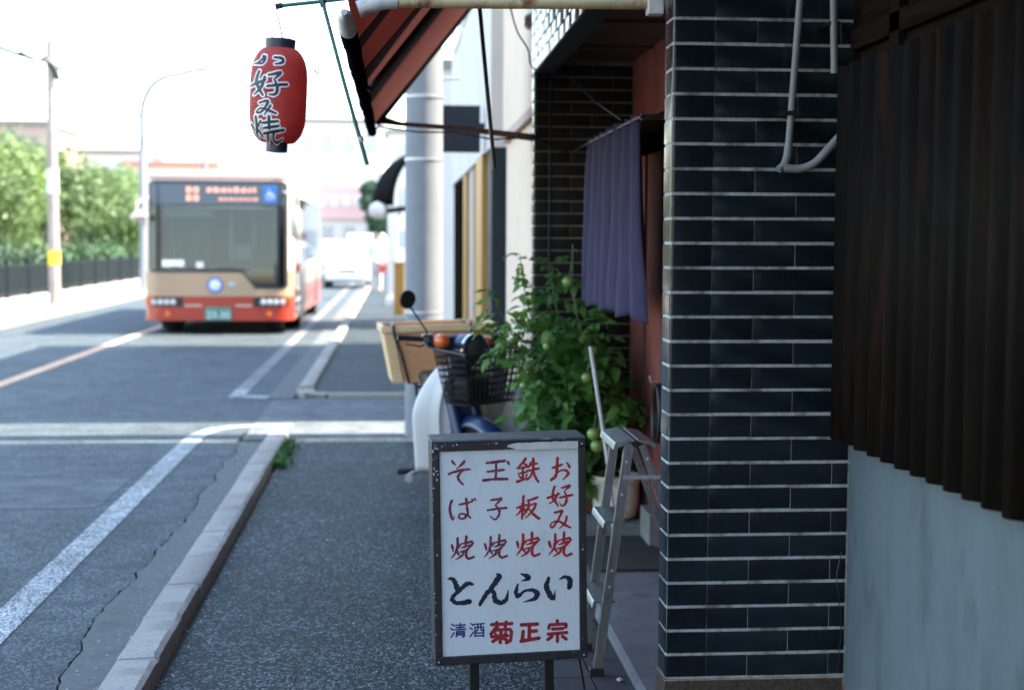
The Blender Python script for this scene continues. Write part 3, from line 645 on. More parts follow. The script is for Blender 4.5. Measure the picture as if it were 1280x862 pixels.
SIGN_CHARS = [
    ('purple', [[(405,6246,46),(449,6176,69),(502,6111,41)],[(789,6211,69),(685,6097,55),(536,5983,18)],[(293,5827,60),(603,5922,64),(957,5957,55)],[(727,5919,46),(594,5755,64),(609,5627,64),(738,5478,41)]]),
    ('purple', [[(1494,6136,55),(1779,6159,69),(2074,6191,64)],[(2160,6161,41),(2186,6115,64),(2217,6059,32)],[(1797,6158,60),(1795,5900,60),(1765,5601,55)],[(1514,5858,46),(1772,5882,60),(2034,5902,60)],[(1379,5590,64),(1765,5615,69),(2146,5604,64)]]),
    ('purple', [[(381,4981,60),(306,4743,69),(350,4483,64),(411,4368,46),(451,4480,18)],[(607,4843,41),(805,4878,55),(1013,4935,51)],[(832,5031,55),(857,4749,64),(869,4531,60),(714,4386,51),(578,4454,41),(663,4551,41),(828,4510,46),(963,4410,41)],[(1010,5007,28),(1037,4979,46),(1064,4947,23)],[(1084,5032,28),(1111,4995,46),(1142,4958,23)]]),
    ('purple', [[(1610,4949,46),(1794,4966,60),(1946,4979,60),(1752,4781,32)],[(1752,4781,32),(1872,4628,60),(1854,4447,60),(1732,4333,51),(1579,4446,23)],[(1501,4634,46),(1786,4662,60),(2108,4689,55)]]),
    ('purple', [[(353,3568,52),(377,3467,65),(401,3370,35)],[(544,3779,61),(533,3519,65),(461,3303,52),(325,3142,17)],[(640,3581,52),(571,3487,39),(521,3419,17)],[(499,3433,35),(549,3313,57),(587,3234,35)],[(671,3597,35),(826,3619,52),(990,3657,61)],[(818,3828,61),(809,3663,65),(783,3481,39)],[(659,3463,31),(801,3506,52),(956,3545,48)],[(620,3337,35),(820,3392,57),(1033,3604,48)],[(735,3360,52),(670,3218,57),(473,3098,22)],[(833,3392,57),(802,3219,61),(879,3112,61),(1047,3159,57)]]),
    ('purple', [[(1400,3560,52),(1424,3458,65),(1449,3360,35)],[(1593,3774,61),(1582,3510,65),(1509,3292,52),(1371,3129,17)],[(1690,3573,52),(1621,3478,39),(1570,3409,17)],[(1548,3423,35),(1598,3303,57),(1636,3223,35)],[(1722,3589,35),(1878,3611,52),(2044,3650,61)],[(1870,3823,61),(1861,3656,65),(1834,3472,39)],[(1709,3454,31),(1853,3498,52),(2010,3537,48)],[(1670,3327,35),(1872,3383,57),(2087,3596,48)],[(1787,3350,52),(1721,3207,57),(1522,3085,22)],[(1885,3382,57),(1854,3207,61),(1931,3099,61),(2102,3147,57)]]),
    ('red', [[(2740,6234,64),(2607,6066,60),(2448,5925,28)],[(2655,6119,41),(2726,6053,60),(2807,5996,32)],[(2512,5919,41),(2650,5951,51),(2788,5970,46)],[(2498,5761,37),(2646,5788,51),(2789,5820,46)],[(2650,5965,55),(2636,5580,55)],[(2515,5706,32),(2551,5659,51),(2573,5613,28)],[(2777,5725,41),(2734,5663,37)],[(2455,5504,64),(2622,5557,60),(2806,5611,46)],[(2911,6111,51),(2863,6004,46),(2815,5933,18)],[(2863,6013,37),(3094,6065,55)],[(2776,5838,41),(2960,5874,60),(3154,5909,55)],[(2979,6227,64),(2979,5909,64),(2900,5685,55),(2768,5526,18)],[(2987,5850,32),(3037,5658,64),(3133,5478,55)]]),
    ('red', [[(2433,4670,46),(2609,4714,64),(2803,4763,46)],[(2659,5039,64),(2631,4695,69),(2603,4320,55)],[(2617,4687,46),(2531,4540,51),(2408,4417,23)],[(2653,4659,37),(2711,4584,60),(2755,4524,32)],[(2774,4886,41),(2936,4927,60),(3107,4989,55)],[(2825,4907,51),(2800,4654,60),(2590,4343,23)],[(2838,4725,37),(3046,4778,60),(2935,4550,60),(2709,4339,23)],[(2827,4644,32),(2942,4468,64),(3149,4303,60)]]),
    ('red', [[(2433,3590,55),(2457,3485,69),(2482,3385,37)],[(2631,3811,64),(2619,3539,69),(2545,3315,55),(2403,3147,18)],[(2731,3604,55),(2660,3506,41),(2608,3435,18)],[(2585,3450,37),(2637,3326,60),(2676,3243,37)],[(2764,3621,37),(2925,3644,55),(3096,3684,64)],[(2917,3861,64),(2908,3689,69),(2880,3500,41)],[(2751,3481,32),(2899,3526,55),(3061,3567,51)],[(2711,3351,37),(2919,3408,60),(3140,3628,51)],[(2831,3374,55),(2763,3227,60),(2558,3101,23)],[(2933,3407,60),(2900,3227,64),(2980,3116,64),(3156,3165,60)]]),
    ('red', [[(3594,5909,46),(3751,5950,64),(3909,6004,51)],[(3763,6221,64),(3741,5886,69),(3712,5661,64),(3640,5563,55),(3538,5521,51),(3605,5618,23)],[(3643,5663,23),(3853,5810,46),(4032,5814,64),(4093,5685,64),(3924,5518,23)],[(4057,6067,32),(4110,5989,64),(4145,5901,55)]]),
    ('red', [[(3661,5308,60),(3580,4993,64),(3681,4823,60),(3764,4688,41)],[(3766,5088,55),(3659,4882,60),(3482,4770,28)],[(3422,4948,51),(3603,5002,60),(3802,5064,46)],[(3880,5261,41),(4023,5293,60),(4153,5321,60),(3969,5145,32)],[(3969,5145,32),(4043,4970,64),(4005,4763,64),(3893,4680,46),(3804,4796,18)],[(3817,4945,41),(4015,4985,60),(4223,5019,55)]]),
    ('red', [[(3640,4475,46),(3773,4489,60),(3893,4503,60),(3752,4226,55),(3581,4005,55),(3505,4048,46),(3586,4163,41),(3788,4180,55),(3978,4065,64),(4159,3969,46)],[(4035,4327,60),(3979,4120,55),(3782,3949,18)]]),
    ('red', [[(3464,3550,55),(3489,3445,69),(3514,3345,37)],[(3663,3771,64),(3651,3499,69),(3576,3275,55),(3434,3107,18)],[(3763,3564,55),(3691,3466,41),(3639,3395,18)],[(3616,3410,37),(3668,3285,60),(3707,3203,37)],[(3795,3581,37),(3956,3603,55),(4127,3644,64)],[(3948,3821,64),(3939,3649,69),(3911,3460,41)],[(3782,3441,32),(3930,3486,55),(4092,3527,51)],[(3742,3310,37),(3950,3368,60),(4172,3588,51)],[(3862,3334,55),(3794,3186,60),(3589,3061,23)],[(3964,3367,60),(3932,3187,64),(4012,3076,64),(4187,3125,60)]]),
    ('black', [[(222,2490,57),(376,2473,154),(475,2246,154),(504,2085,106)],[(996,2286,89),(805,2292,146),(515,2060,138),(344,1889,130),(413,1734,138),(615,1696,138),(884,1732,171)]]),
    ('black', [[(1786,2567,81),(1845,2485,171),(1593,2140,154),(1362,1858,138),(1222,1622,114)],[(1320,1807,41),(1541,2037,97),(1670,1985,146),(1704,1760,171),(1884,1642,146),(2070,1765,122),(2134,2059,20)]]),
    ('black', [[(2557,2544,57),(2717,2467,146),(2792,2392,138),(2551,2312,24)],[(2447,2226,49),(2389,2016,130),(2424,1826,146),(2644,1980,89),(2896,2012,122),(3055,1903,171),(2970,1729,130),(2594,1632,16)]]),
    ('black', [[(3433,2373,106),(3362,2127,171),(3429,1900,179),(3577,1687,122),(3650,1990,16)],[(3772,2307,32),(3973,2381,122),(4120,2272,171),(4098,2040,154)]]),
    ('blue', [[(314,1036,49),(389,969,49)],[(282,896,49),(358,846,49)],[(287,615,49),(388,757,49)],[(435,992,49),(743,995,49)],[(457,919,49),(709,923,49)],[(415,848,49),(748,850,49)],[(582,1048,49),(577,851,49)],[(466,786,49),(449,610,49)],[(466,786,49),(709,787,49),(701,615,49),(644,604,49)],[(473,734,49),(700,731,49)],[(471,678,49),(698,675,49)]]),
    ('blue', [[(922,1025,49),(998,959,49)],[(890,886,49),(962,831,49)],[(895,605,49),(1000,742,49)],[(1019,994,49),(1344,1000,49)],[(1053,893,49),(1045,596,49)],[(1053,893,49),(1325,893,49),(1317,588,49)],[(1046,616,49),(1318,616,49)],[(1145,990,49),(1136,810,49),(1094,763,49)],[(1242,987,49),(1237,799,49),(1297,777,49)],[(1060,708,49),(1312,705,49)]]),
    ('red2', [[(1578,953,110),(2235,957,110)],[(1750,1020,110),(1766,859,110)],[(2050,1019,110),(2018,852,110)],[(1713,845,110),(1554,649,110)],[(1671,774,110),(2174,775,110),(2221,697,110),(2181,406,110),(2049,345,110)],[(1880,708,110),(1851,359,110)],[(1576,564,110),(2088,577,110)],[(1835,528,110),(1612,407,110)],[(1892,527,110),(2060,433,110)],[(1677,686,73),(1728,620,73)],[(2042,691,73),(1991,620,73)]]),
    ('red2', [[(2542,896,122),(3054,901,122)],[(2798,892,122),(2786,428,122)],[(2796,676,122),(3016,681,122)],[(2594,682,122),(2562,418,122)],[(2521,371,122),(3103,442,122)]]),
    ('red2', [[(3697,978,110),(3707,889,110)],[(3423,745,110),(3438,853,110),(3994,860,110),(3971,753,110)],[(3544,713,110),(3877,715,110)],[(3398,553,110),(4003,579,110)],[(3702,568,110),(3696,304,110)],[(3521,469,110),(3385,377,110)],[(3862,459,110),(3985,363,110)]]),
]
LANTERN_CHARS = [[[(-955,1187,88),(-779,1250,101),(-565,1464,126)],[(-678,1489,113),(-540,1382,113),(-628,1187,101),(-879,1175,63)],[(-138,1439,101),(201,1413,126),(214,1250,126),(-88,1162,63)]],[[(-729,861,113),(-829,471,138),(-678,126,126),(-528,-107,88)],[(-477,628,113),(-603,232,126),(-905,-82,63)],[(-1093,283,113),(-760,396,126),(-440,515,88)],[(-327,710,88),(-69,766,126),(163,823,126),(-88,547,75)],[(-88,547,75),(44,232,138),(-25,-44,126),(-276,-69,63)],[(-364,258,101),(25,320,126),(415,371,113)]],[[(-653,-408,88),(-302,-345,113),(-540,-754,101),(-779,-798,75),(-590,-622,75),(-251,-722,113),(38,-823,88)],[(-195,-521,101),(-446,-898,50)]],[[(-1068,-1237,75),(-1018,-1382,113),(-967,-1501,75)],[(-817,-961,113),(-817,-1401,126),(-1030,-1866,50)],[(-616,-1137,101),(-766,-1401,50)],[(-804,-1445,75),(-716,-1614,113),(-641,-1778,75)],[(-553,-1225,88),(-226,-1175,113),(113,-1124,101)],[(-251,-961,126),(-251,-1445,101)],[(-540,-1426,75),(-195,-1376,113),(163,-1313,88)],[(-553,-1640,88),(-69,-1552,126),(389,-1464,113)],[(-339,-1640,101),(-402,-1822,113),(-540,-1966,50)],[(-50,-1602,101),(-88,-1853,113),(138,-1966,113),(415,-1828,75)]]]
# ================================================================== standing sign
SW, SH, SD = .490, .710, .165
PW, PH = .442, .655
sg = thing('standing_sign', 'white lightbox menu sign in dark frame with red and black brush lettering', 'sign', (.366, 4.43, 0), rot=(0, R(-1.0), R(3.2)))
m_frame = mat('chipped_black_frame', (.016, .014, .018), .5, var=.4, vscale=20, bump=.25, bscale=60, dark=(.20, .20, .19), damt=.06, dscale=42)
m_frametop = mat('weathered_frame_top', (.05, .062, .072), .55, var=.35, vscale=9, stretch=(1, 5, 1), bump=.3, bscale=60, dark=(.2, .215, .22), damt=.12, dscale=13)
m_acryl = mat('white_acrylic_panel', (.60, .65, .68), .3, var=.05, vscale=6, dark=(.50, .53, .53), damt=.25, dscale=4, stretch=(1.5, 1, .5), bump=.04, bscale=300, spec=.45)
m_chip = mat('bare_white_board', (.50, .53, .53), .7, var=.2, vscale=30)
ZB = .262; zi = (SH-PH)/2; xi = (SW-PW)/2
body = part('case', MB().box((-SW/2+.002, .012, ZB+.002), (SW/2-.002, SD, ZB+SH-.004)), m_frame, sg, local=True, bevel=.004)
part('case_top', MB().box((-SW/2-.001, .002, ZB+SH-.002), (SW/2+.001, SD+.004, ZB+SH+.006)), m_frametop, sg, local=True, bevel=.003)
for nm, lo, hi in (('frame_rail', (-SW/2, 0, ZB+SH-zi), (SW/2, .02, ZB+SH-.0025)), ('frame_rail', (-SW/2, 0, ZB), (SW/2, .02, ZB+zi)),
                   ('frame_stile', (-SW/2, .0005, ZB+zi), (-SW/2+xi, .02, ZB+SH-zi)), ('frame_stile', (SW/2-xi, .0005, ZB+zi), (SW/2, .02, ZB+SH-zi))):
    part(nm, MB().box(lo, hi), m_frame, sg, local=True, bevel=.003)
# torn strip of the top rail where pale board shows
mb = MB(); n = 40; vs = []
for i in range(n+1):
    t = i/n; x = -.005+t*(SW/2-xi+.004)
    lo_ = ZB+SH-zi-.004+.007*abs(noise.noise((t*9, 2, 0)))+(.012*(1-t*6) if t < .16 else 0)
    vs += [(x, -.0012, lo_), (x, -.0012, ZB+SH-.006-.004*abs(noise.noise((t*14, 8, 0)))-(.006*(1-t*6) if t < .16 else 0))]
mb.add(vs, [(2*i, 2*i+2, 2*i+3, 2*i+1) for i in range(n)])
part('torn_edge', mb, m_chip, sg, local=True)
mb = MB(); rng = random.Random(5)
for i in range(46):     # paint chips round the corners and stiles
    k = rng.random()
    if k < .5: x, z = -SW/2+rng.uniform(.001, .02), ZB+SH-abs(rng.gauss(0, .05))-.004
    elif k < .75: x, z = -SW/2+rng.uniform(.0, .006), ZB+rng.uniform(.02, SH)
    else: x, z = rng.uniform(-SW/2, SW/2), ZB+SH-.006-rng.random()*.006
    r_ = rng.uniform(.0008, .0030); c = [(x+r_*rng.uniform(.6, 1.3)*math.cos(a), -.0007, z+r_*rng.uniform(.6, 1.3)*math.sin(a)) for a in [k2*1.047 for k2 in range(6)]]
    mb.add(c, [tuple(range(6))])
tag(part('paint_chips', mb, m_chip, sg, local=True), kind='stuff')
for x in (-SW/2+.012, SW/2-.012):
    for z in (ZB+.012, ZB+SH*.5, ZB+SH-.016): part('screw', MB().lathe([(.0035, 0), (.003, .0012), (.0005, .0016)], (x, 0, z), 8, Matrix.Rotation(math.pi/2, 3, 'X')), m_steel, sg, local=True)
pan = part('panel', MB().box((-PW/2, .009, ZB+zi), (PW/2, .018, ZB+SH-zi)), m_acryl, sg, local=True)
inks = {'purple': mat('maroon_ink', (.17, .018, .05), .55, var=.3, vscale=60, dark=(.34, .12, .16), damt=.22, dscale=90), 'red': mat('crimson_ink', (.36, .012, .02), .55, var=.25, vscale=60),
        'black': mat('navy_black_ink', (.006, .011, .032), .45), 'blue': mat('blue_ink', (.012, .022, .16), .5), 'red2': mat('bold_red_ink', (.32, .018, .026), .5, var=.2, vscale=60)}
for col_, sts in SIGN_CHARS:
    if col_ in ('red', 'purple'): sts = [[(a, b, c*1.3+3) for a, b, c in st] for st in sts]
    mb = MB(); fn = lambda u, v, l: Vector((-PW/2+u*1e-4, .009-l, ZB+zi+v*1e-4))
    for j, st in enumerate(sts): stroke_faces(mb, st, fn, .0006+.00002*j, rag=.0 if col_ in ('blue', 'red2') else .3, sharp=col_ in ('blue', 'red2'))
    part('painted_character', mb, inks[col_], pan, local=True)
for x in (-.115, .128): part('leg', MB().box((x-.015, .05, -.0), (x+.015, .08, ZB+.01)), m_blackm, sg, local=True, bevel=.002)
for x in (-.115, .128): part('foot', MB().box((x-.015, -.10, -.0), (x+.015, .24, .03)), m_blackm, sg, local=True, bevel=.002)
a_, b_ = Vector((.225, .05, ZB)), Vector((.245, .10, .02))
part('power_cord', MB().tube([a_, a_.lerp(b_, .5)+Vector((.012, 0, 0)), b_, b_+Vector((.05, .05, -.008)), b_+Vector((.2, .1, -.01))], .004, 6), m_black, sg, local=True)

# ================================================================== paper lantern
LC = at(348, 120, 6.0)
ln = thing('paper_lantern', 'red paper lantern with black brush lettering hanging from green pipe', 'lantern', LC, rot=(0, R(2.6), 0))
def lrad(z):
    t = z/.195
    return .1185*max(0, 1-abs(t)**4.2*.62)**.6
m_lan = mat('red_lantern_paper', (.50, .07, .052), .55, var=.22, vscale=14, bump=.12, bscale=60, dark=(.42, .035, .035), damt=.3, dscale=8)
lt = m_lan.node_tree; trn = lt.nodes.new('ShaderNodeBsdfTranslucent'); trn.inputs[0].default_value = (.70, .11, .08, 1)
msn = lt.nodes.new('ShaderNodeMixShader'); msn.inputs[0].default_value = .45
lt.links.new(lt.nodes['Principled BSDF'].outputs[0], msn.inputs[1]); lt.links.new(trn.outputs[0], msn.inputs[2]); lt.links.new(msn.outputs[0], lt.nodes['Material Output'].inputs[0])
m_lcap = mat('navy_lantern_ring', (.014, .018, .04), .45, var=.2)
m_lw = mat('white_lantern_outline', (.9, .88, .84), .6, var=.12, vscale=40); m_lk = mat('lantern_black_ink', (.010, .02, .03), .5)
prof = []; NR = 31
for i in range(NR*4+1):
    z = -.192+.384*i/(NR*4); rib = .0020*abs(math.sin(math.pi*i/4)); prof.append((lrad(z)-.0020+rib, z))
part('paper_body', MB().lathe(prof, (0, 0, 0), 48), m_lan, ln, 30, local=True)
part('top_ring', MB().lathe([(.052, 0), (.061, .0), (.064, .04), (.054, .042)], (0, 0, .19), 32), m_lcap, ln, 40, local=True)
part('bottom_ring', MB().lathe([(.045, 0), (.045, -.042), (.036, -.044)], (0, 0, -.188), 32), m_lcap, ln, 40, local=True)
part('hanging_wire', MB().tube([(-.055, 0, .225), (-.02, 0, .25), (0, 0, .262), (.02, 0, .25), (.055, 0, .225)], .002, 6), m_steel, ln, local=True)
def onlan(u, v, l):
    z = v*1e-4; r_ = lrad(z)+l; x = max(-.995, min(.995, u*1e-4/.1185)); a = math.asin(x)
    return Vector((r_*math.sin(a), -r_*math.cos(a), z))
def dense(st):
    return smooth_path(st, 8)
for ch in LANTERN_CHARS:
    mb = MB()
    for j, st in enumerate(ch): stroke_faces(mb, st, onlan, .0010+.00004*j, grow=52, rag=.1)
    cw = part('character_outline', mb, m_lw, ln, local=True)
    mb = MB()
    for j, st in enumerate(ch): stroke_faces(mb, st, onlan, .0022+.00004*j, grow=3, rag=.1)
    part('character', mb, m_lk, ln, local=True)

# ================================================================== step ladder
ld = thing('step_ladder', 'small worn aluminium step ladder standing behind the menu sign', 'ladder', (.84, 5.2, 0))
apex = Vector((.838, 0, .868))
def rail(p, q, w_, d_):
    """U-section rail from p to q: w_ along Y, d_ along X."""
    p, q = Vector(p), Vector(q); ax = (q-p).normalized(); s_ = Vector((0, 1, 0)); f_ = ax.cross(s_).normalized()
    mb = MB(); L_ = (q-p).length
    m = Matrix((s_, f_, ax)).transposed().to_4x4(); m.translation = p
    mb.box((-w_/2, -d_/2, 0), (w_/2, -d_/2+.004, L_), m); mb.box((-w_/2, -d_/2+.004, 0), (-w_/2+.003, d_/2, L_), m); mb.box((w_/2-.003, -d_/2+.004, 0), (w_/2, d_/2, L_), m)
    return mb
NEAR, FAR = 5.08, 5.40
def fx(z): return .728+(.838-.728)*z/.868
fr1 = part('front_rail', rail((.728, NEAR, .02), (.838, NEAR, .868), .02, .034), m_alu, ld, bevel=.001)
fr2 = part('front_rail', rail((.728, FAR, .02), (.838, FAR, .868), .02, .034), m_alu, ld, bevel=.001)
for y in (NEAR, FAR):
    part('rail_foot', MB().box((.70, y-.016, 0), (.752, y+.016, .04)), m_black, ld, bevel=.004)
    part('rear_leg', rail((1.19, y, .05), (.885, y, .862), .018, .026), m_alu, ld, bevel=.001)
    part('leg_foot', MB().box((1.172, y-.014, .045), (1.21, y+.014, .085)), m_black, ld, bevel=.004)
def tread(z, x0, x1):
    mb = MB().prism([(x0, z-.022), (x0+.004, z), (x0+.008, z+.004), (x1, z+.004), (x1, z-.004), (x0+.014, z-.004), (x0+.010, z-.024)], 1, NEAR+.012, FAR-.012); return mb
for z in (.28, .575): part('tread', tread(z, fx(z)-.055, fx(z)+.03), m_alu, ld, bevel=.001)
m = Matrix.Rotation(R(4), 4, 'Y'); 
part('top_platform', MB().prism([(.778, .846), (.781, .862), (.786, .872), (.845, .884), (.85, .876), (.79, .85)], 1, NEAR-.012, FAR+.012), m_alu, ld, bevel=.001)
part('top_platform', MB().prism([(.868, .884), (.928, .872), (.936, .860), (.932, .848), (.92, .860), (.868, .874)], 1, NEAR-.012, FAR+.012), m_alu, ld, bevel=.001)
part('hinge', MB().tube([(.858, NEAR-.02, .868), (.858, FAR+.02, .868)], .013, 10), m_blackm, ld, 40)
part('spreader', MB().box((.815, NEAR-.014, .738), (.955, NEAR-.0105, .752), ), m_steel, ld)
for z in (.80, .40, .34, .68): part('rivet', MB().lathe([(.007, 0), (.006, .003), (.002, .004)], (fx(z), NEAR-.010, z), 10, Matrix.Rotation(math.pi/2, 3, 'X')), m_steel, ld, 40)
part('rivet', MB().lathe([(.007, 0), (.006, .003), (.002, .004)], (.905, NEAR-.009, .81), 10, Matrix.Rotation(math.pi/2, 3, 'X')), m_steel, ld, 40)

# ================================================================== door curtain
nr = thing('door_curtain', 'faded purple cloth curtain hanging in the shop entrance', 'curtain', (1.0, 6.8, 2.1))
m_nor = cloth('purple_cotton', (.062, .058, .118), .22, .22, 10, (3, 3, .6))
Y0, Y1 = 7.60, 6.02
def fold(u, v):     # u along the rod, v down
    y = Y0+(Y1-Y0)*u
    ph = u*2*math.pi*7.2+1.4*math.sin(u*5.3)+.6*noise.noise((u*4, v*1.2, 0))
    amp = .026+.042*(v**.6)*(.6+.5*noise.noise((u*6, 3.3, 0)))
    x = 1.022+amp*math.sin(ph)+.012*noise.noise((u*8, v*2.5, 5))+.03*max(0, (u-.7)/.3)**1.5*v
    yy = y - .02*math.sin(ph*1.0+1)*v - .04*max(0, (u-.62)/.38)*v*v + .02*v*(1-u)
    z = 2.118-.84*v*(1-.02*math.sin(ph*.5)) + .006*math.sin(ph)*(1 if v > .9 else 0) - (.03*max(0, (u-.95)/.05)*v if v > .9 else 0)
    return Vector((x, yy, z))
part('cloth', MB().grid(fold, 150, 30), m_nor, nr, 80, solid=.002)
def hem(u, v):
    p = fold(u, 0); return p+Vector((.006*math.sin(u*2*math.pi*26)+.004, 0, .018*(1-v)-.03*v))
part('gathered_hem', MB().grid(hem, 200, 4), m_nor, nr, 80, solid=.002)
part('rod', MB().tube([(1.003, FY-.005, 2.112), (1.003, 5.86, 2.112)], .006, 8), m_blackm, nr, 40)
part('rod_bracket', MB().box((1.003, 5.86, 2.10), (1.34, 5.875, 2.122)), m_blackm, nr)
part('drape_cord', MB().tube([at(703, 88, 8.0), at(745, 128, 7.4), at(776, 150, 6.6)], .004, 6), m_blackm, nr)

# ================================================================== pots, planter, hose, mat
m_pot = mat('cream_glazed_pot', (.66, .63, .54), .45, var=.16, vscale=9, bump=.12, bscale=50, dark=(.42, .36, .28), damt=.3, dscale=9)
m_terra = mat('brown_terracotta', (.13, .05, .028), .8, var=.2, vscale=14, bump=.2, bscale=90)
po = thing('plant_pot', 'round cream ceramic pot behind the step ladder', 'pot', (1.175, 7.55, .105))
part('pot', MB().lathe([(.085, 0), (.112, .02), (.127, .09), (.129, .17), (.127, .20), (.137, .205), (.140, .225), (.134, .24), (.124, .238), (.118, .20), (.112, .18)], (1.175, 7.55, .105), 36), m_pot, po, 40)
part('soil', MB().lathe([(.02, .012), (.114, .0)], (1.175, 7.55, .285), 24), m_soil, po)
tp = thing('planter_box', 'brown terracotta planter holding the tomato plant', 'planter', (.99, 7.8, .105))
part('trough', MB().prism([(.87, .107), (1.33, .107), (1.335, .28), (1.335, .33), (.83, .33), (.84, .28)], 1, 7.68, 7.98), m_terra, tp, bevel=.01)
part('soil', MB().box((.87, 7.70, .33), (1.31, 7.96, .338)), m_soil, tp)
single('doormat', MB().box((.90, 6.55, .046), (1.30, 7.30, .060)), m_mat, 'dark rubber doormat on the entrance floor', 'doormat', bevel=.003)
hs = thing('coiled_hose', 'black coiled hose hanging against the red entrance wall', 'hose', (1.30, 6.85, .6))
pts = []
for i in range(120):
    a = i/119*2*math.pi*3.5; pts.append((1.315-.028*i/119, 7.0+.085*math.sin(a), .74+.14*math.cos(a)))
part('coil', MB().tube(pts, .012, 8), m_black, hs, 60)
part('hook', MB().tube([(1.34, 7.0, .9), (1.26, 7.0, .9), (1.255, 7.0, .93)], .006, 6), m_steel, hs)
m_bagw = mat('white_plastic_bag', (.55, .56, .58), .4, var=.1, vscale=6, bump=.5, bscale=14)
mb = MB()
def bag(u, v):
    a = u*2*math.pi; h = v; r_ = .17*(1-.75*h**2.2)*(1+.16*math.sin(a*5+h*4)+.12*noise.noise((math.cos(a)*2, math.sin(a)*2, h*3)))
    return Vector((.72+r_*math.cos(a)*1.15, 8.35+r_*math.sin(a)*.8, .0+.78*h**.8))
mb.grid(bag, 40, 16)
single('plastic_bag', mb, m_bagw, 'white plastic bag on the ground between scooter and tomato plant', 'bag', smooth=70)

# ================================================================== tomato plant
tm = thing('tomato_plant', 'leafy tomato plant with green tomatoes climbing beside the curtain', 'plant', (.99, 7.75, .33))
m_leaf = leafmat('tomato_leaf', (.085, .215, .05), .3, .45, .45)
m_leaf2 = leafmat('young_tomato_leaf', (.15, .30, .06), .3, .45, .5)
m_stem = mat('tomato_stem', (.09, .15, .05), .6, var=.2)
m_tom = mat('green_tomato', (.16, .27, .06), .25, var=.15, vscale=12, rnd=.15)
rng = random.Random(21)
def leaflet(mb, base, d, n, L_, fold_=.35):
    s_ = d.cross(n).normalized(); prof_ = [(0, 0), (.12, .16), (.28, .36), (.40, .26), (.52, .32), (.66, .18), (.78, .19), (1, 0)]
    mid = []; a = []; b = []
    for t, w_ in prof_:
        dr = -.25*t*t*L_
        c = base+d*(t*L_)+n*dr; mid.append(c); a.append(c+s_*(w_*L_)+n*(w_*L_*fold_)); b.append(c-s_*(w_*L_)+n*(w_*L_*fold_))
    k = len(mb.v); mb.v += mid+a+b; m_ = len(prof_)
    for i in range(m_-1): mb.f += [(k+i, k+i+1, k+m_+i+1, k+m_+i), (k+i+1, k+i, k+2*m_+i, k+2*m_+i+1)]
def leaf_mesh(seed, mtl):
    r_ = random.Random(seed); mb = MB(); L_ = .21
    pt = lambda t: Vector((t*L_, 0, .03*t-.09*t*t))
    mb.tube([pt(i/6) for i in range(7)], [.0026-.0003*i for i in range(7)], 5)
    for t, sz in ((.3, .055), (.5, .075), (.72, .08)):
        for s_ in (-1, 1):
            d = Vector((.55, s_*.9, r_.uniform(-.35, .1))).normalized(); n = Vector((r_.uniform(-.3, .3), r_.uniform(-.3, .3), 1)); n = (n-d*n.dot(d)).normalized()
            leaflet(mb, pt(t+r_.uniform(-.03, .03)), d, n, sz*r_.uniform(.8, 1.15))
    d = Vector((1, r_.uniform(-.2, .2), -.35)).normalized(); leaflet(mb, pt(1), d, (Vector((0, 0, 1))-d*d.z).normalized(), .10)
    return mb.mesh('leaf', mtl, 60)
lm = [leaf_mesh(i, m_leaf) for i in range(5)]; lm2 = [leaf_mesh(i+9, m_leaf2) for i in range(3)]
base = Vector((.99, 7.75, .33))
stems = []
targets = [((650, 318, 7.55), 1), ((690, 330, 7.75), 0), ((716, 305, 7.6), 2), ((735, 420, 7.5), 0), ((622, 415, 7.45), 1), ((765, 455, 7.5), 0), ((668, 470, 7.4), 1), ((700, 400, 7.85), 0), ((670, 520, 7.3), 0), ((775, 500, 7.35), 0), ((610, 360, 7.6), 1), ((720, 480, 7.3), 0), ((690, 560, 7.25), 0)]
for i, ((x, y, Y), kind_) in enumerate(targets):
    e = at(x, y, Y); b = base+Vector((rng.uniform(-.12, .18), rng.uniform(-.08, .08), 0))
    mid1 = b.lerp(e, .35)+Vector((rng.uniform(-.05, .05), rng.uniform(-.05, .05), .12)); mid2 = b.lerp(e, .7)+Vector((rng.uniform(-.05, .05), rng.uniform(-.05, .05), .08))
    P = [b, mid1, mid2, e]; sp_ = smooth_path([tuple(p) for p in P], 6); stems.append((sp_, kind_))
    nn = len(sp_); part('stem', MB().tube(sp_, [.008-.006*k/nn for k in range(nn)], 6), m_stem, tm, 60)
cnt = 0
def put_leaf(p, kind_, sc, yaw_=None):
    global cnt
    me = rng.choice(lm2) if (kind_ == 1 and rng.random() < .75) or rng.random() < .12 else rng.choice(lm)
    piece('leaf', me, p, tm, (rng.gauss(0, .45), rng.gauss(.1, .4), rng.uniform(0, 6.28) if yaw_ is None else yaw_), (sc,)*3); cnt += 1
for sp_, kind_ in stems:
    nn = len(sp_)
    if kind_ == 2:
        for k in range(2, int(nn*.55)): put_leaf(sp_[k], 0, rng.uniform(.7, 1.0))
        put_leaf(sp_[-2], 0, .25); continue
    for k in range(1, nn):
        t = k/nn
        for q in range(1 if (kind_ == 1 and t > .7) else 2):
            if kind_ == 1: put_leaf(sp_[k], kind_ if t > .4 else 0, rng.uniform(.4, .7) if t > .6 else rng.uniform(.7, 1.0))
            else: put_leaf(sp_[k], 0, rng.uniform(.6, 1.0)*(1 if t < .85 else .7))
for i in range(40):
    x = rng.uniform(660, 785); y = rng.uniform(400, 600); Y = rng.uniform(7.3, 7.85)
    if y < 330+abs(x-690)*.6 or (x > 728 and y > 545): continue
    put_leaf(at(x, y, Y), 0, rng.uniform(.7, 1.05))
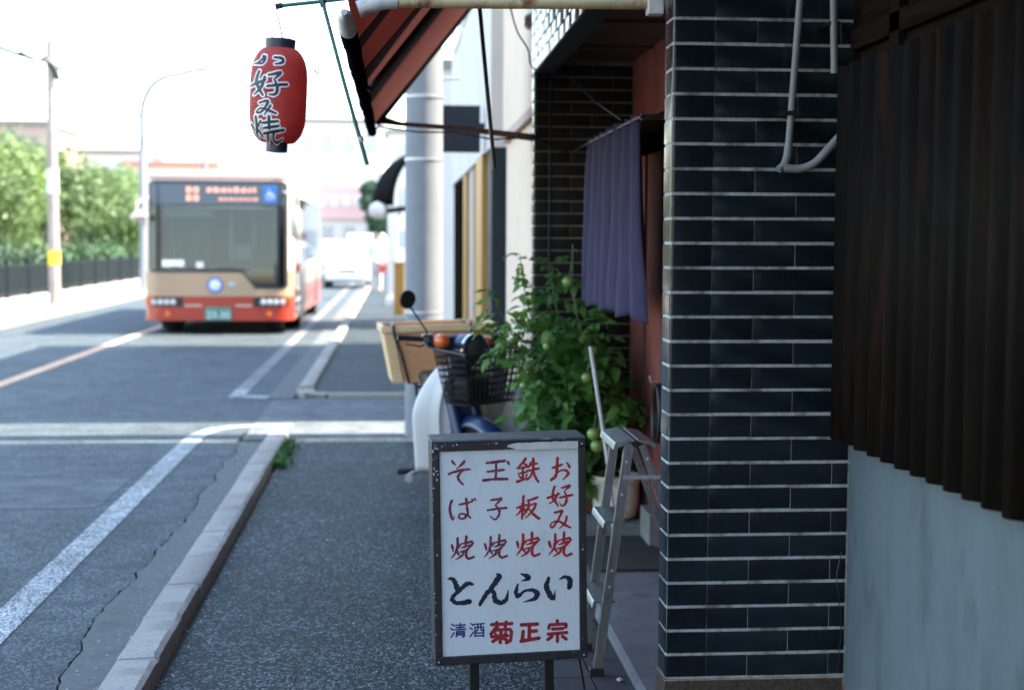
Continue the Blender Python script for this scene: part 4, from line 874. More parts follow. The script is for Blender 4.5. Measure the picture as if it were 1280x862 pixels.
for x, y, r_, Y in ((711, 352, .034, 7.5), (684, 433, .022, 7.25), (734, 472, .03, 7.2), (742, 542, .034, 7.1), (747, 557, .037, 7.12), (655, 482, .022, 7.2)):
    c = at(x, y, Y)
    t_ = part('tomato', MB().lathe([(.004, -r_*.95), (r_*.55, -r_*.82), (r_*.92, -r_*.4), (r_, 0), (r_*.9, r_*.45), (r_*.5, r_*.8), (.004, r_*.78)], c, 18), m_tom, tm, 80)
    part('tomato_stalk', MB().tube([c+Vector((0, 0, r_*.75)), c+Vector((.01, .02, r_*1.6)), c+Vector((.02, .06, r_*2.6))], .003, 5), m_stem, t_)
m_vinyl = mat('pale_vinyl', (.50, .53, .53), .5, var=.12)
single('garden_stake', MB().tube([at(738, 433, 7.0), at(762, 592, 6.95), (at(770, 640, 6.93).x, 6.93, .06)], .010, 10), m_vinyl, 'pale vinyl garden stake leaning in front of the tomato plant', 'stake', smooth=40)
sk = thing('plant_support', 'thin dark support pole behind the tomato plant', 'stake', (.86, 8.0, .0))
part('pole', MB().tube([(.85, 8.03, .10), (.86, 8.04, 2.5)], .006, 8), m_panel_d, sk, 40)
# conduits on the tiled pillar
cd = thing('conduit_pipe', 'grey conduit with a clamp and elbow bending behind the cladding', 'conduit', at(990, 150, 3.97))
m_cond = mat('grey_vinyl_conduit', (.19, .205, .21), .5, var=.15, vscale=9)
part('pipe', MB().tube([at(1001, -10, 3.966), at(985, 192, 3.966)], .0105, 12), m_cond, cd, 40)
part('elbow', MB().tube([at(986, 180, 3.966), at(984, 196, 3.964), at(980, 207, 3.962), at(973, 212, 3.958)], [.012, .012, .012, .010], 12), m_cond, cd, 60)
part('flexible_conduit', MB().tube(smooth_path([tuple(at(980, 210, 3.958)), tuple(at(1000, 211, 3.95)), tuple(at(1018, 204, 3.94)), tuple(at(1034, 188, 3.93)), tuple(at(1050, 170, 3.93))], 10), [.0115+.0012*(i % 2) for i in range(41)], 10), m_cond, cd, 60)
part('pipe_clamp', MB().box((at(978, 142, 3.97).x, 3.955, at(988, 145, 3.97).z), (at(999, 142, 3.97).x, 3.998, at(988, 139, 3.97).z)), m_blackm, cd)
c2_ = thing('short_conduit', 'short grey conduit coming straight down above the corrugated cladding', 'conduit', at(1042, 90, 3.95))
part('pipe', MB().tube([at(1042, -10, 3.93), at(1043, 92, 3.93)], .0105, 12), m_cond, c2_, 40)
part('pipe_clamp', MB().box((at(1036, 30, 3.93).x, 3.925, at(1042, 32, 3.93).z), (at(1050, 30, 3.93).x, 3.997, at(1042, 27, 3.93).z)), m_blackm, c2_)
cw_ = thing('loose_wire', 'thin loose wire down the seam of pillar and rendered wall', 'wire', at(1052, 700, 3.98))
part('wire', MB().tube(smooth_path([tuple(at(1052, 690, 3.985)), tuple(at(1046, 720, 3.975)), tuple(at(1049, 750, 3.97)), tuple(at(1051, 790, 3.98)), tuple(at(1047, 840, 3.985))], 8), .0015, 5), m_blackm, cw_)
fc = thing('facade_cable', 'thin dark cable drooping beside the tiled fascia', 'cable', at(655, 60, 8.1))
part('cable', MB().tube(smooth_path([tuple(at(636, 2, 8.0)), tuple(at(646, 38, 8.0)), tuple(at(660, 62, 8.0)), tuple(at(663, 80, 8.02)), tuple(at(674, 92, 8.05))], 8), .005, 6), m_blackm, fc)
tl = thing('lantern_cord', 'loose dark cord end dangling beside the red lantern', 'cord', at(390, 85, 6.05))
part('cord', MB().tube(smooth_path([tuple(at(405, 22, 6.02)), tuple(at(398, 60, 6.05)), tuple(at(389, 82, 6.05)), tuple(at(398, 92, 6.05)), tuple(at(412, 99, 6.05))], 8), [.0015]*20+[.004]*5+[.0015]*8, 6), m_panel_d, tl)
# ================================================================== delivery scooter (step-through motorbike facing the camera)
sc_ = thing('delivery_scooter', 'blue step-through motorbike with white leg shield and front wire basket', 'scooter', (.43, 8.0, 0), rot=(0, R(-3), R(8)))
m_blue = mat('blue_scooter_paint', (.008, .028, .085), .35, coat=.25, var=.12)
m_shield = mat('white_leg_shield', (.58, .585, .57), .4, var=.06, vscale=4)
m_tyre = mat('tyre_rubber', (.012, .012, .012), .85, bump=.3, bscale=60)
m_chrome = mat('chrome', (.6, .6, .6), .15, .95)
m_signal = mat('orange_lens', (.65, .13, .015), .25, coat=.5)
m_lens = mat('headlamp_lens', (.05, .05, .055), .1, spec=.8)
m_seat = mat('black_vinyl_seat', (.014, .014, .015), .5)
m_stick = mat('chrome_mirror_back', (.02, .02, .022), .4)
STEER = Matrix.Translation((0, .13, 0)) @ Matrix.Rotation(R(24), 4, 'Z') @ Matrix.Translation((0, -.13, 0)); steer_on = [False]
def P_(n, mb, m, par=sc_, sm=50, **k):
    if steer_on[0]: mb.v = [STEER @ v for v in mb.v]
    return part(n, mb, m, par, sm, local=True, **k)
RX = Matrix.Rotation(math.pi/2, 3, 'Y')
def wheel(y, par):
    wobj = P_('wheel', MB().lathe([(.20, -.022), (.225, -.03), (.225, .03), (.20, .022)], (0, y, .285), 32, RX, caps=False), m_chrome, par)
    P_('tyre', MB().lathe([(.222, -.028), (.25, -.037), (.275, -.028), (.285, 0), (.275, .028), (.25, .037), (.222, .028)], (0, y, .285), 36, RX, caps=False), m_tyre, wobj)
    P_('hub', MB().lathe([(.03, -.06), (.055, -.045), (.055, .045), (.03, .06)], (0, y, .285), 20, RX), m_steel, wobj)
    mb = MB()
    for k in range(18):
        a = k*2*math.pi/18; s_ = .03 if k % 2 else -.03; mb.tube([(s_, y+.05*math.cos(a), .285+.05*math.sin(a)), (0, y+.21*math.cos(a+.25), .285+.21*math.sin(a+.25))], .0018, 4)
    P_('spokes', mb, m_chrome, wobj)
wheel(1.17, sc_); steer_on[0] = True; wheel(0, sc_)
# front fork covers and fender
for s_ in (-1, 1):
    P_('fork', MB().tube([(s_*.075, .02, .285), (s_*.075, .07, .45), (s_*.07, .16, .72)], [.022, .034, .036], 12), m_blue)
mb = MB()
def fend(u, v):
    a = R(20)+R(165)*u; r_ = .315; w_ = (v-.5)*2; rr = r_-.06*w_*w_
    return Vector((.072*w_, -rr*math.cos(a), .295+rr*math.sin(a)))
mb.grid(fend, 24, 8); P_('front_fender', mb, m_blue, solid=.004)
P_('fender_stay', MB().tube([(-.085, -.02, .44), (.06, -.16, .60)], .004, 6), m_chrome)
steer_on[0] = False
# leg shield: two flared wings joined by the front cover
def shield(u, v):
    s_ = (u-.5)*2; z = .26+.62*v
    wd = .295*(1-.62*max(0, (v-.5)/.5)**1.8)*(1-.10*(1-v))
    x = s_*wd; y = .16+.10*abs(s_)**2.2+.10*(1-v)**2-.022*math.exp(-((abs(s_)-.52)/.07)**2)
    return Vector((x, y, z))
P_('leg_shield', MB().grid(shield, 28, 18), m_shield, solid=.006)
P_('front_cover', MB().prism([(-.075, .50), (.075, .50), (.085, .80), (.06, .93), (-.06, .93), (-.085, .80)], 1, .135, .24), m_blue, bevel=.02)
P_('foot_peg', MB().tube([(-.34, .62, .22), (.34, .62, .22)], .018, 8), m_black)
P_('brake_pedal', MB().tube([(-.30, .42, .21), (-.25, .55, .22), (-.1, .6, .24)], [.026, .012, .012], 8), m_steel)
P_('engine', MB().lathe([(.05, -.13), (.1, -.1), (.11, .1), (.06, .13)], (0, .58, .30), 18, RX), m_steel)
P_('exhaust', MB().tube([(.12, .6, .22), (.15, .9, .22), (.15, 1.35, .26)], [.02, .045, .04], 12), m_chrome)
P_('frame_tube', MB().tube([(0, .2, .85), (0, .38, .55), (0, .6, .48), (0, .95, .62), (0, 1.2, .66)], [.05, .06, .06, .07, .06], 12), m_blue)
P_('rear_fender', MB().grid(lambda u, v: Vector((.09*(v-.5)*2, 1.17-(.33-.05*((v-.5)*2)**2)*math.cos(R(-10)+R(170)*u), .30+(.33-.05*((v-.5)*2)**2)*math.sin(R(-10)+R(170)*u))), 20, 6), m_blue, solid=.004)
P_('saddle', MB().prism([(.62, .70), (.66, .775), (.80, .79), (1.02, .785), (1.06, .72), (.98, .69)], 0, -.12, .12), m_seat, bevel=.03)
P_('side_cover', MB().box((-.11, .66, .50), (.11, 1.0, .69)), m_blue, bevel=.03)
cr_ = MB()
for x in (-.13, 0, .13): cr_.tube([(x, .98, .69), (x, 1.62, .69)], .009, 6)
for y in (1.0, 1.3, 1.6): cr_.tube([(-.14, y, .683), (.14, y, .683)], .009, 6)
cr_.tube([(-.13, 1.1, .685), (-.1, 1.17, .45)], .009, 6); cr_.tube([(.13, 1.1, .685), (.1, 1.17, .45)], .009, 6)
P_('carrier', cr_, m_blackm)
# handlebar assembly, turned a little
steer_on[0] = True
P_('handlebar_cover', MB().tube([(-.21, .17, 1.045), (-.10, .15, 1.02), (0, .13, 1.0), (.10, .15, .985), (.21, .17, .985)], [.03, .05, .075, .05, .03], 16), m_blue)
P_('steering_stem', MB().tube([(0, .17, .80), (0, .15, 1.0)], .05, 12), m_blue)
hl = P_('headlight', MB().lathe([(.055, -.05), (.085, -.035), (.088, .05), (.07, .09)], (.0, .07, .985), 26, Matrix.Rotation(math.pi/2, 3, 'X')), m_blue)
P_('headlight_ring', MB().lathe([(.082, .0), (.091, .0), (.091, .022), (.082, .026)], (0, .005, .985), 28, Matrix.Rotation(math.pi/2, 3, 'X'), caps=False), m_chrome, hl)
P_('headlight_lens', MB().lathe([(.083, 0), (.07, .016), (.04, .026), (.003, .03)], (0, .0, .985), 24, Matrix.Rotation(math.pi/2, 3, 'X')), m_lens, hl)
for s_ in (-1, 1):
    P_('turn_signal', MB().lathe([(.02, -.03), (.042, -.02), (.044, .02), (.03, .045), (.004, .052)], (s_*.15, .10, 1.02-.02*s_), 20, Matrix.Rotation(math.pi/2, 3, 'X')), m_signal)
    g = P_('grip', MB().tube([(s_*.22, .175, 1.03-.025*s_), (s_*.36, .23, 1.055-.02*s_)], [.016, .0175], 12), m_black)
    P_('lever', MB().tube([(s_*.2, .13, 1.02-.025*s_), (s_*.28, .12, 1.0-.02*s_), (s_*.35, .16, 1.02-.02*s_)], .006, 6), m_chrome, g)
    P_('switch_housing', MB().tube([(s_*.175, .165, 1.035-.025*s_), (s_*.225, .18, 1.035-.025*s_)], .026, 12), m_chrome)
mi = P_('mirror', MB().lathe([(.006, -.02), (.045, -.012), (.053, 0), (.05, .008), (.003, .009)], (-.325, .16, 1.288), 24, Matrix.Rotation(R(98), 3, 'X')), m_stick)
P_('mirror_stem', MB().tube([(-.20, .165, 1.06), (-.205, .165, 1.10), (-.31, .165, 1.25)], .0055, 8), m_stick, mi)
# wire basket
bk = P_('basket_rim', MB().tube([(-.27, .0, 1.01), (.13, -.02, 1.0), (.13, -.32, .98), (-.27, -.30, .99), (-.27, .0, 1.01)], .006, 6), m_blackm)
mb = MB(); wr = .0046
def bpt(s, t):      # s round the sides 0..4, t down 0..1
    c0 = [(-.27, 0), (.13, -.02), (.13, -.32), (-.27, -.30), (-.27, 0)]; c1 = [(-.22, -.02), (.08, -.03), (.08, -.25), (-.22, -.24), (-.22, -.02)]
    i = min(int(s), 3); f = s-i
    a = Vector(c0[i]).lerp(Vector(c0[i+1]), f); b = Vector(c1[i]).lerp(Vector(c1[i+1]), f); p = a.lerp(b, t)
    return Vector((p.x, p.y, 1.005-.30*t-.0*f))
for i in range(4):
    for k in range(12): mb.tube([bpt(i+k/12, 0), bpt(i+k/12, 1)], wr, 4, False)
for t in [k/8 for k in range(1, 9)]: mb.tube([bpt(s/4, t) for s in range(0, 17)], wr, 4, False)
for k in range(1, 12): mb.tube([bpt(k/12, 1), bpt(3-k/12, 1)], wr, 4, False)
for k in range(1, 8): mb.tube([bpt(1+k/8, 1), bpt(4-k/8, 1)], wr, 4, False)
P_('basket_wire', mb, m_blackm, bk)
P_('basket_liner', MB().box((-.18, -.18, .71), (-.02, -.03, .84)), m_black, bk, bevel=.03)
P_('basket_bracket', MB().tube([(0, -.05, .70), (0, .12, .72)], .014, 8), m_blackm)

steer_on[0] = False
# ================================================================== wooden delivery crate on the carrier
m_ply = mat('pinkish_plywood', (.66, .33, .16), .65, var=.18, vscale=5, stretch=(1, 1, 7), bump=.1, bscale=40, dark=(.50, .27, .12), damt=.25, dscale=5)
m_pine = mat('pale_pine', (.74, .52, .28), .6, var=.15, vscale=6, stretch=(.8, 6, 6))
ct = thing('wooden_crate', 'pale wooden delivery crate strapped behind the motorbike saddle', 'crate', (.255, 9.27, .700), rz=R(4), rot=(0, R(-1.8), R(4)))
W0, W1, D0, D1, HH = .345, .29, .24, .20, .355
def trap(x0a, x1a, ya, x0b, x1b, yb, th, axis):
    return None
c_ = lambda n, mb, m, par=ct, **k: part(n, mb, m, par, None, local=True, **k)
def panel(p0, p1, p2, p3, th):
    a, b, c, d = map(Vector, (p0, p1, p2, p3)); n = (b-a).cross(d-a).normalized()*th
    mb = MB(); mb.add([a, b, c, d, a+n, b+n, c+n, d+n], [(0, 1, 2, 3), (7, 6, 5, 4), (0, 4, 5, 1), (1, 5, 6, 2), (2, 6, 7, 3), (3, 7, 4, 0)]); return mb
c_('front_panel', panel((-W1, -D1, .01), (W1, -D1, .01), (W0, -D0, HH), (-W0, -D0, HH), -.012), m_ply)
c_('rear_panel', panel((W1, D1, .01), (-W1, D1, .01), (-W0, D0, HH), (W0, D0, HH), -.012), m_ply)
c_('end_panel', panel((-W1, D1, .01), (-W1, -D1, .01), (-W0, -D0, HH), (-W0, D0, HH), .012), m_pine)
c_('end_panel', panel((W1, -D1, .01), (W1, D1, .01), (W0, D0, HH), (W0, -D0, HH), .012), m_pine)
c_('bottom', MB().box((-W1-.01, -D1-.01, 0), (W1+.01, D1+.01, .012)), m_ply)
for lo, hi in (((-W0-.022, -D0-.022, HH-.03), (W0+.022, -D0+.004, HH+.012)), ((-W0-.022, D0-.004, HH-.03), (W0+.022, D0+.022, HH+.012)), ((-W0-.022, -D0+.0045, HH-.03), (-W0+.004, D0-.0045, HH+.011)), ((W0-.004, -D0+.0045, HH-.03), (W0+.022, D0-.0045, HH+.011))):
    c_('rim', MB().box(lo, hi), m_pine, bevel=.003)
c_('corner_batten', panel((-W1+.003, -D1-.0125, .0), (-W1+.055, -D1-.0125, .0), (-W0+.055, -D0-.0125, HH-.035), (-W0+.003, -D0-.0125, HH-.035), -.012), m_pine)
c_('corner_batten', panel((W1-.055, -D1-.0125, .0), (W1-.003, -D1-.0125, .0), (W0-.003, -D0-.0125, HH-.035), (W0-.055, -D0-.0125, HH-.035), -.012), m_pine)
for xa, xb in ((-.29, -.20), (.20, .13)):
    c_('strap', MB().tube([(xa, D0+.03, HH), (xa, 0, HH+.02), (xa, -D0-.03, HH+.014), (xa+.01*0, -D0-.036, HH-.03), ((xa+xb)/2, -D0+.0-.022, HH*.55), (xb, -D1-.03, .0)], .009, 6), m_black)

# ================================================================== city bus
BX, BY = -3.01, 24.25
bus = thing('city_bus', 'cream and red city bus coming along the road', 'bus', (BX, BY, 0))
m_bcream = mat('bus_tan_paint', (.37, .25, .155), .3, coat=.4, var=.06, vscale=2)
m_bwhite = mat('bus_cream_paint', (.55, .48, .42), .3, coat=.4)
m_bred = mat('bus_red_paint', (.34, .03, .013), .3, coat=.4, var=.08, vscale=3)
m_bglass = mat('bus_window_glass', (.02, .035, .04), .03, spec=1.0, ior=1.95)
m_led = mat('amber_led', (.9, .36, .25), .5, emit=.12)
m_plate = mat('green_plate', (.06, .20, .16), .4); m_platet = mat('plate_white', (.7, .72, .7), .5)
m_bsign = mat('blue_symbol_plate', (.02, .14, .5), .4); m_lampw = mat('clear_headlamp', (.5, .5, .5), .15, spec=.8)
b_ = lambda n, mb, m, par=bus, **k: part(n, mb, m, par, k.pop('sm', None), local=True, **k)
HWd, LEN = 1.235, 9.0
def body_ring(z):   # plan of the bus with rounded front corners
    tilt = .10*max(0, z-1.0)/1.7; r_ = .26; pts = []
    for k in range(7):
        a = math.pi/2*k/6; pts.append((HWd-r_+r_*math.sin(a), tilt+r_-r_*math.cos(a)))
    pts += [(HWd, LEN-.1), (HWd-.1, LEN)]
    return pts + [(-x, y) for x, y in reversed(pts)]
def skin(z0, z1, n=1, close=False, grow=0, open_to=0):
    mb = MB(); rings = []
    for i in range(n+1):
        z = z0+(z1-z0)*i/n; rr = body_ring(z); base_ = len(mb.v)
        for x, y in rr: mb.v.append(Vector((x+(grow if x > 0 else -grow), y-grow, z)))
        rings.append((base_, len(rr)))
    for i in range(n):
        (a, m_), (b, _) = rings[i], rings[i+1]
        for k in range(m_):
            if k == m_-1 and mb.v[b].z < open_to: continue
            mb.f.append((a+k, a+(k+1) % m_, b+(k+1) % m_, b+k))
    mb.f.append(tuple(range(rings[0][0], rings[0][0]+rings[0][1]))[::-1]); mb.f.append(tuple(range(rings[-1][0], rings[-1][0]+rings[-1][1])))
    return mb
b_('skirt', skin(.27, .64), m_bred, sm=40)
b_('waist_panel', skin(.643, 1.06), m_bcream, sm=40)
b_('upper_body', skin(1.063, 2.66, 6, open_to=2.2), m_bwhite, sm=40)
rf = MB(); n = 5
for i in range(n):
    z = 2.663+.075*math.sin(math.pi/2*i/(n-1)); k_ = 1-.10*(1-math.cos(math.pi/2*i/(n-1)))
    for x, y in body_ring(2.66): rf.v.append(Vector((x*k_, LEN/2+(y-LEN/2)*(1-.02*(1-math.cos(math.pi/2*i/(n-1)))), z)))
m_ = len(body_ring(2.66))
for i in range(n-1):
    for k in range(m_): rf.f.append((i*m_+k, i*m_+(k+1) % m_, (i+1)*m_+(k+1) % m_, (i+1)*m_+k))
rf.f.append(tuple(range((n-1)*m_, n*m_)))
b_('roof', rf, m_bwhite, sm=50)
b_('roof_stripe', skin(2.61, 2.64, 1, grow=.004), m_bred, sm=40)
b_('roof_unit', MB().box((-.8, 3.2, 2.72), (.8, 5.6, 2.80)), m_bwhite, bevel=.05)
# wrap-round windscreen on the tilted front, following the body plan
def front_pt(x, z, lift):
    tilt = .10*max(0, z-1.0)/1.7; r_ = .26; ax = abs(x)
    if ax <= HWd-r_: y = 0; nx, ny = 0, -1
    else:
        s_ = min(1, (ax-(HWd-r_))/r_); a = math.asin(s_); y = r_-r_*math.cos(a); nx, ny = math.sin(a)*(1 if x > 0 else -1), -math.cos(a)
    return Vector((x+nx*lift, y+tilt+ny*lift, z))
def front_patch(xs, zlo, zhi, lift, nz_=8):
    mb = MB(); nx_ = len(xs)-1; vs = []
    for j in range(nz_+1):
        for x in xs: vs.append(front_pt(x, zlo(x)+(zhi(x)-zlo(x))*j/nz_, lift))
    mb.add(vs, [(j*(nx_+1)+i, j*(nx_+1)+i+1, (j+1)*(nx_+1)+i+1, (j+1)*(nx_+1)+i) for j in range(nz_) for i in range(nx_)]); return mb
xs = [-1.16+2.32*i/48 for i in range(49)]
def wlow(x):
    e = .05*max(0, (abs(x)-1.08)/.08)**2
    if x > .62: return .77+e
    if x > .40: return 1.045-(x-.40)/.22*.275
    return 1.045+e
def whi(x): return 2.58-.06*max(0, (abs(x)-1.05)/.11)**2
for xa, xb in ((-1.16, -.955), (.955, 1.16)):
    b_('windscreen_pillar', front_patch([xa+(xb-xa)*i/10 for i in range(11)], wlow, whi, .006, 10), m_black, sm=40)
XI = [-.953+1.906*i/40 for i in range(41)]
b_('windscreen_sill', front_patch(XI, wlow, lambda x: 1.12, .006, 3), m_black, sm=40)
b_('windscreen_header', front_patch(XI, lambda x: 2.14, whi, .006, 3), m_black, sm=40)
mg = bpy.data.materials.new('windscreen_glass'); mg.use_nodes = True; gt = mg.node_tree
gl = gt.nodes.new('ShaderNodeBsdfGlossy'); gl.inputs['Roughness'].default_value = .03; tr_ = gt.nodes.new('ShaderNodeBsdfTransparent'); tr_.inputs[0].default_value = (.62, .78, .76, 1)
fz = gt.nodes.new('ShaderNodeFresnel'); fz.inputs[0].default_value = 1.65; mx_ = gt.nodes.new('ShaderNodeMixShader')
gt.links.new(fz.outputs[0], mx_.inputs[0]); gt.links.new(tr_.outputs[0], mx_.inputs[1]); gt.links.new(gl.outputs[0], mx_.inputs[2]); gt.links.new(mx_.outputs[0], gt.nodes['Material Output'].inputs[0])
b_('windscreen', front_patch([-1.11+2.22*i/48 for i in range(49)], lambda x: wlow(x)+.05, lambda x: 2.16, .012, 10), mg, sm=60)
m_bint = mat('bus_interior_grey', (.16, .19, .19), .8); m_bseat = mat('bus_seat_green', (.03, .075, .07), .9)
b_('dashboard', MB().prism([(.2, 1.065), (.2, 1.16), (.34, 1.24), (.6, 1.20), (.62, 1.065)], 0, -1.05, .55), m_black, bevel=.03)
b_('steering_wheel', MB().tube([(-.55+.22*math.cos(a), .62+.1*math.sin(a), 1.30+.19*math.sin(a)) for a in [2*math.pi*k/20 for k in range(21)]], .018, 6), m_black)
for xx, yy, hh in ((-.55, 1.05, 1.85), (-.75, 2.4, 1.75), (-.3, 2.4, 1.75), (.75, 2.2, 1.8), (.4, 3.0, 1.75), (-.75, 3.4, 1.78), (.75, 3.8, 1.75)):
    b_('seat_back', MB().box((xx-.2, yy, 1.066), (xx+.2, yy+.1, hh)), m_bseat, bevel=.04)
for xx, yy in ((.12, .9), (.45, 1.5), (-.95, 1.3)): b_('grab_pole', MB().tube([(xx, yy, 1.066), (xx, yy, 2.6)], .022, 8), m_bwhite)
b_('fare_box', MB().box((.2, .7, 1.066), (.5, 1.0, 1.5)), m_bint, bevel=.03)
b_('sun_visor', MB().box((-.9, .22, 1.98), (-.1, .25, 2.2)), m_bint)
b_('partition', MB().box((-1.15, 1.3, 1.066), (-.3, 1.33, 1.9)), m_bint)
b_('destination_glass', front_patch([-1.11+2.22*i/48 for i in range(49)], lambda x: 2.18, lambda x: 2.53, .012, 4), mat('destination_panel', (.04, .055, .08), .1, spec=.5), sm=60)
for xx, ww, z0, z1 in ((-.52, .10, 2.38, 2.47), (-.40, .10, 2.38, 2.47), (-.52, .10, 2.24, 2.34), (-.40, .10, 2.24, 2.34)):
    b_('led_mark', front_patch([xx, xx+ww*.85], lambda x: z0, lambda x: z1, .018, 1), m_led)
x = -.18
rng = random.Random(11)
while x < .62:
    w_ = rng.uniform(.05, .11); b_('led_mark', front_patch([x, x+w_], lambda x: 2.385, lambda x: 2.385+rng.choice((.05, .07, .085)), .018, 1), m_led); x += w_+.03
x = .02
while x < .66:
    w_ = rng.uniform(.03, .07); b_('led_mark', front_patch([x, x+w_], lambda x: 2.25, lambda x: 2.29, .018, 1), m_led); x += w_+.03
sy = b_('symbol_plate', front_patch([.76, .98], lambda x: 2.22, lambda x: 2.50, .018, 1), m_bsign)
fn = lambda u, v, l: front_pt(.87+u*1e-3, 2.36+v*1e-3, .019+l)
mb = MB()
for st in ([(-20, 75, 34), (-19, 74, 34)], [(-15, 40, 26), (-12, -10, 26), (45, -14, 24), (62, -70, 20)], [(-12, 20, 18), (30, 18, 18)], [(-40, 5, 16), (-62, -45, 16), (-15, -90, 16), (38, -62, 16)]): stroke_faces(mb, st, fn, .002, rag=0)
b_('wheelchair_symbol', mb, m_platet, sy)
# inside: driver seat shapes behind the glass are dark; wiper, dash plate
b_('route_card', front_patch([-.92, -.56], lambda x: 1.14, lambda x: 1.25, .016, 1), m_platet)
b_('dash_lamp', front_patch([-.36, -.24], lambda x: 1.12, lambda x: 1.22, .016, 1), m_lampw)
b_('wiper', MB().tube([tuple(front_pt(-.1, 1.09, .02)), tuple(front_pt(-.75, 1.14, .022))], .012, 6), m_black)
b_('wiper', MB().tube([tuple(front_pt(.5, 1.09, .02)), tuple(front_pt(-.02, 1.12, .022))], .012, 6), m_black)
# emblem, lamps, plate, bumper
b_('emblem_ring', MB().lathe([(.12, 0), (.13, .008), (.13, .012), (.085, .014)], (-.05, .0, .83), 24, Matrix.Rotation(math.pi/2, 3, 'X')), m_bsign, sm=40)
b_('emblem', MB().lathe([(.095, .013), (.08, .02), (.003, .022)], (-.05, .0, .83), 24, Matrix.Rotation(math.pi/2, 3, 'X')), m_platet, sm=40)
b_('badge', MB().lathe([(.06, 0), (.05, .012), (.003, .014)], (.22, .0, .83), 16, Matrix.Rotation(math.pi/2, 3, 'X')), m_steel)
for s_ in (-1, 1):
    hp = b_('headlamp_panel', front_patch([s_*.58+i*s_*.02 for i in range(26)] if s_ > 0 else [-.58-.02*i for i in range(25, -1, -1)], lambda x: .465, lambda x: .625, .006, 2), m_black)
    for k in range(4):
        xx = s_*(.75+k*.105); c = front_pt(xx, .545, .008)
        b_('headlamp', MB().lathe([(.05, 0), (.047, .012), (.02, .02), (.002, .022)], c, 16, Matrix.Rotation(math.pi/2, 3, 'X')), m_lampw, hp, sm=50)
    c = front_pt(s_*1.16, .56, .006)
    b_('turn_signal', MB().box((c.x-.045, c.y-.03, .49), (c.x+.045, c.y+.03, .64)), m_signal, bevel=.01)
    b_('bumper_vent', front_patch([s_*.42-.14, s_*.42+.14], lambda x: .475, lambda x: .50, .005, 1), m_bwhite)
    c = front_pt(s_*.84, .34, .006); b_('fog_lamp', MB().lathe([(.05, 0), (.045, .015), (.002, .02)], c, 16, Matrix.Rotation(math.pi/2, 3, 'X')), m_signal)
b_('bumper_lip', skin(.235, .272, 1, grow=.012), m_bred, sm=40)
pl = b_('number_plate', MB().box((-.22, -.03, .24), (.22, -.012, .46)), m_plate, bevel=.004)
def text_part(body_, size, loc, par, mtl, ext=.002):
    cu = bpy.data.curves.new('lettering', 'FONT'); cu.body = body_; cu.size = size; cu.extrude = ext; cu.align_x = 'CENTER'; cu.align_y = 'CENTER'; cu.resolution_u = 2
    tmp = bpy.data.objects.new('lettering', cu); COL.objects.link(tmp); dg = bpy.context.evaluated_depsgraph_get()
    me = bpy.data.meshes.new_from_object(tmp.evaluated_get(dg)); bpy.data.objects.remove(tmp)
    me.transform(Matrix.Translation(loc) @ Matrix.Rotation(math.pi/2, 4, 'X')); me.materials.clear(); me.materials.append(mtl)
    return link(bpy.data.objects.new('plate_number', me), par)
text_part('23-30', .17, (0, -.033, .325), pl, m_platet)
# mirrors
mr = b_('mirror_arm', MB().tube([(1.10, .1, 2.4), (1.34, -.08, 2.32), (1.34, -.08, 2.1)], .02, 8), m_bwhite)
b_('mirror', MB().lathe([(.03, -.27), (.085, -.22), (.095, 0), (.085, .22), (.03, .27)], (1.30, -.08, 1.88), 16), m_bwhite, mr, sm=60)
ml = b_('mirror_arm', MB().tube([(-1.15, .1, 2.3), (-1.32, -.05, 2.2), (-1.3, -.06, 2.0)], .02, 8), m_bwhite)
b_('mirror', MB().lathe([(.02, -.14), (.07, -.08), (.075, .08), (.02, .14)], (-1.28, -.06, 1.98), 16, Matrix.Rotation(R(80), 3, 'Y')), m_bwhite, ml, sm=60)
# sides: windows, door, wheels
for s_ in (-1, 1):
    for k in range(5):
        y0 = .55+k*1.65
        wn = b_('side_window', MB().box((s_*HWd-.012+(0 if s_ < 0 else .006), y0, 1.2), (s_*HWd+.012-(0 if s_ > 0 else .006), y0+1.5, 2.35)), m_bglass)
    b_('side_stripe', MB().box((s_*HWd-.008, .4, .66), (s_*HWd+.008, LEN-.2, .76)), m_bred)
    for y in (2.2, 7.0):
        wh = b_('wheel', MB().lathe([(.02, -.05), (.2, -.05), (.27, .0), (.27, .2), (.02, .2)], (s_*1.0, y, .47), 28, RX), m_steel)
        b_('tyre', MB().lathe([(.26, -.14), (.43, -.14), (.47, -.1), (.47, .1), (.43, .14), (.26, .14)], (s_*1.06, y, .47), 32, RX, caps=False), m_tyre, wh, sm=40)
        b_('wheel_arch', MB().lathe([(.53, -.01), (.53, .01)], (s_*(HWd+.001), y, .47), 28, RX), m_black)
b_('folding_door', MB().box((HWd-.004, .62, .32), (HWd+.018, 1.75, 2.3)), m_bglass)
for x0 in (-.98, .76): b_('front_tyre', MB().lathe([(.26, -.14), (.43, -.14), (.46, -.1), (.46, .1), (.43, .14), (.26, .14)], (x0+.11, .95, .46), 28, RX), m_tyre, sm=40)
b_('underside', MB().box((-1.1, .4, .22), (1.1, LEN-.4, .30)), m_black)
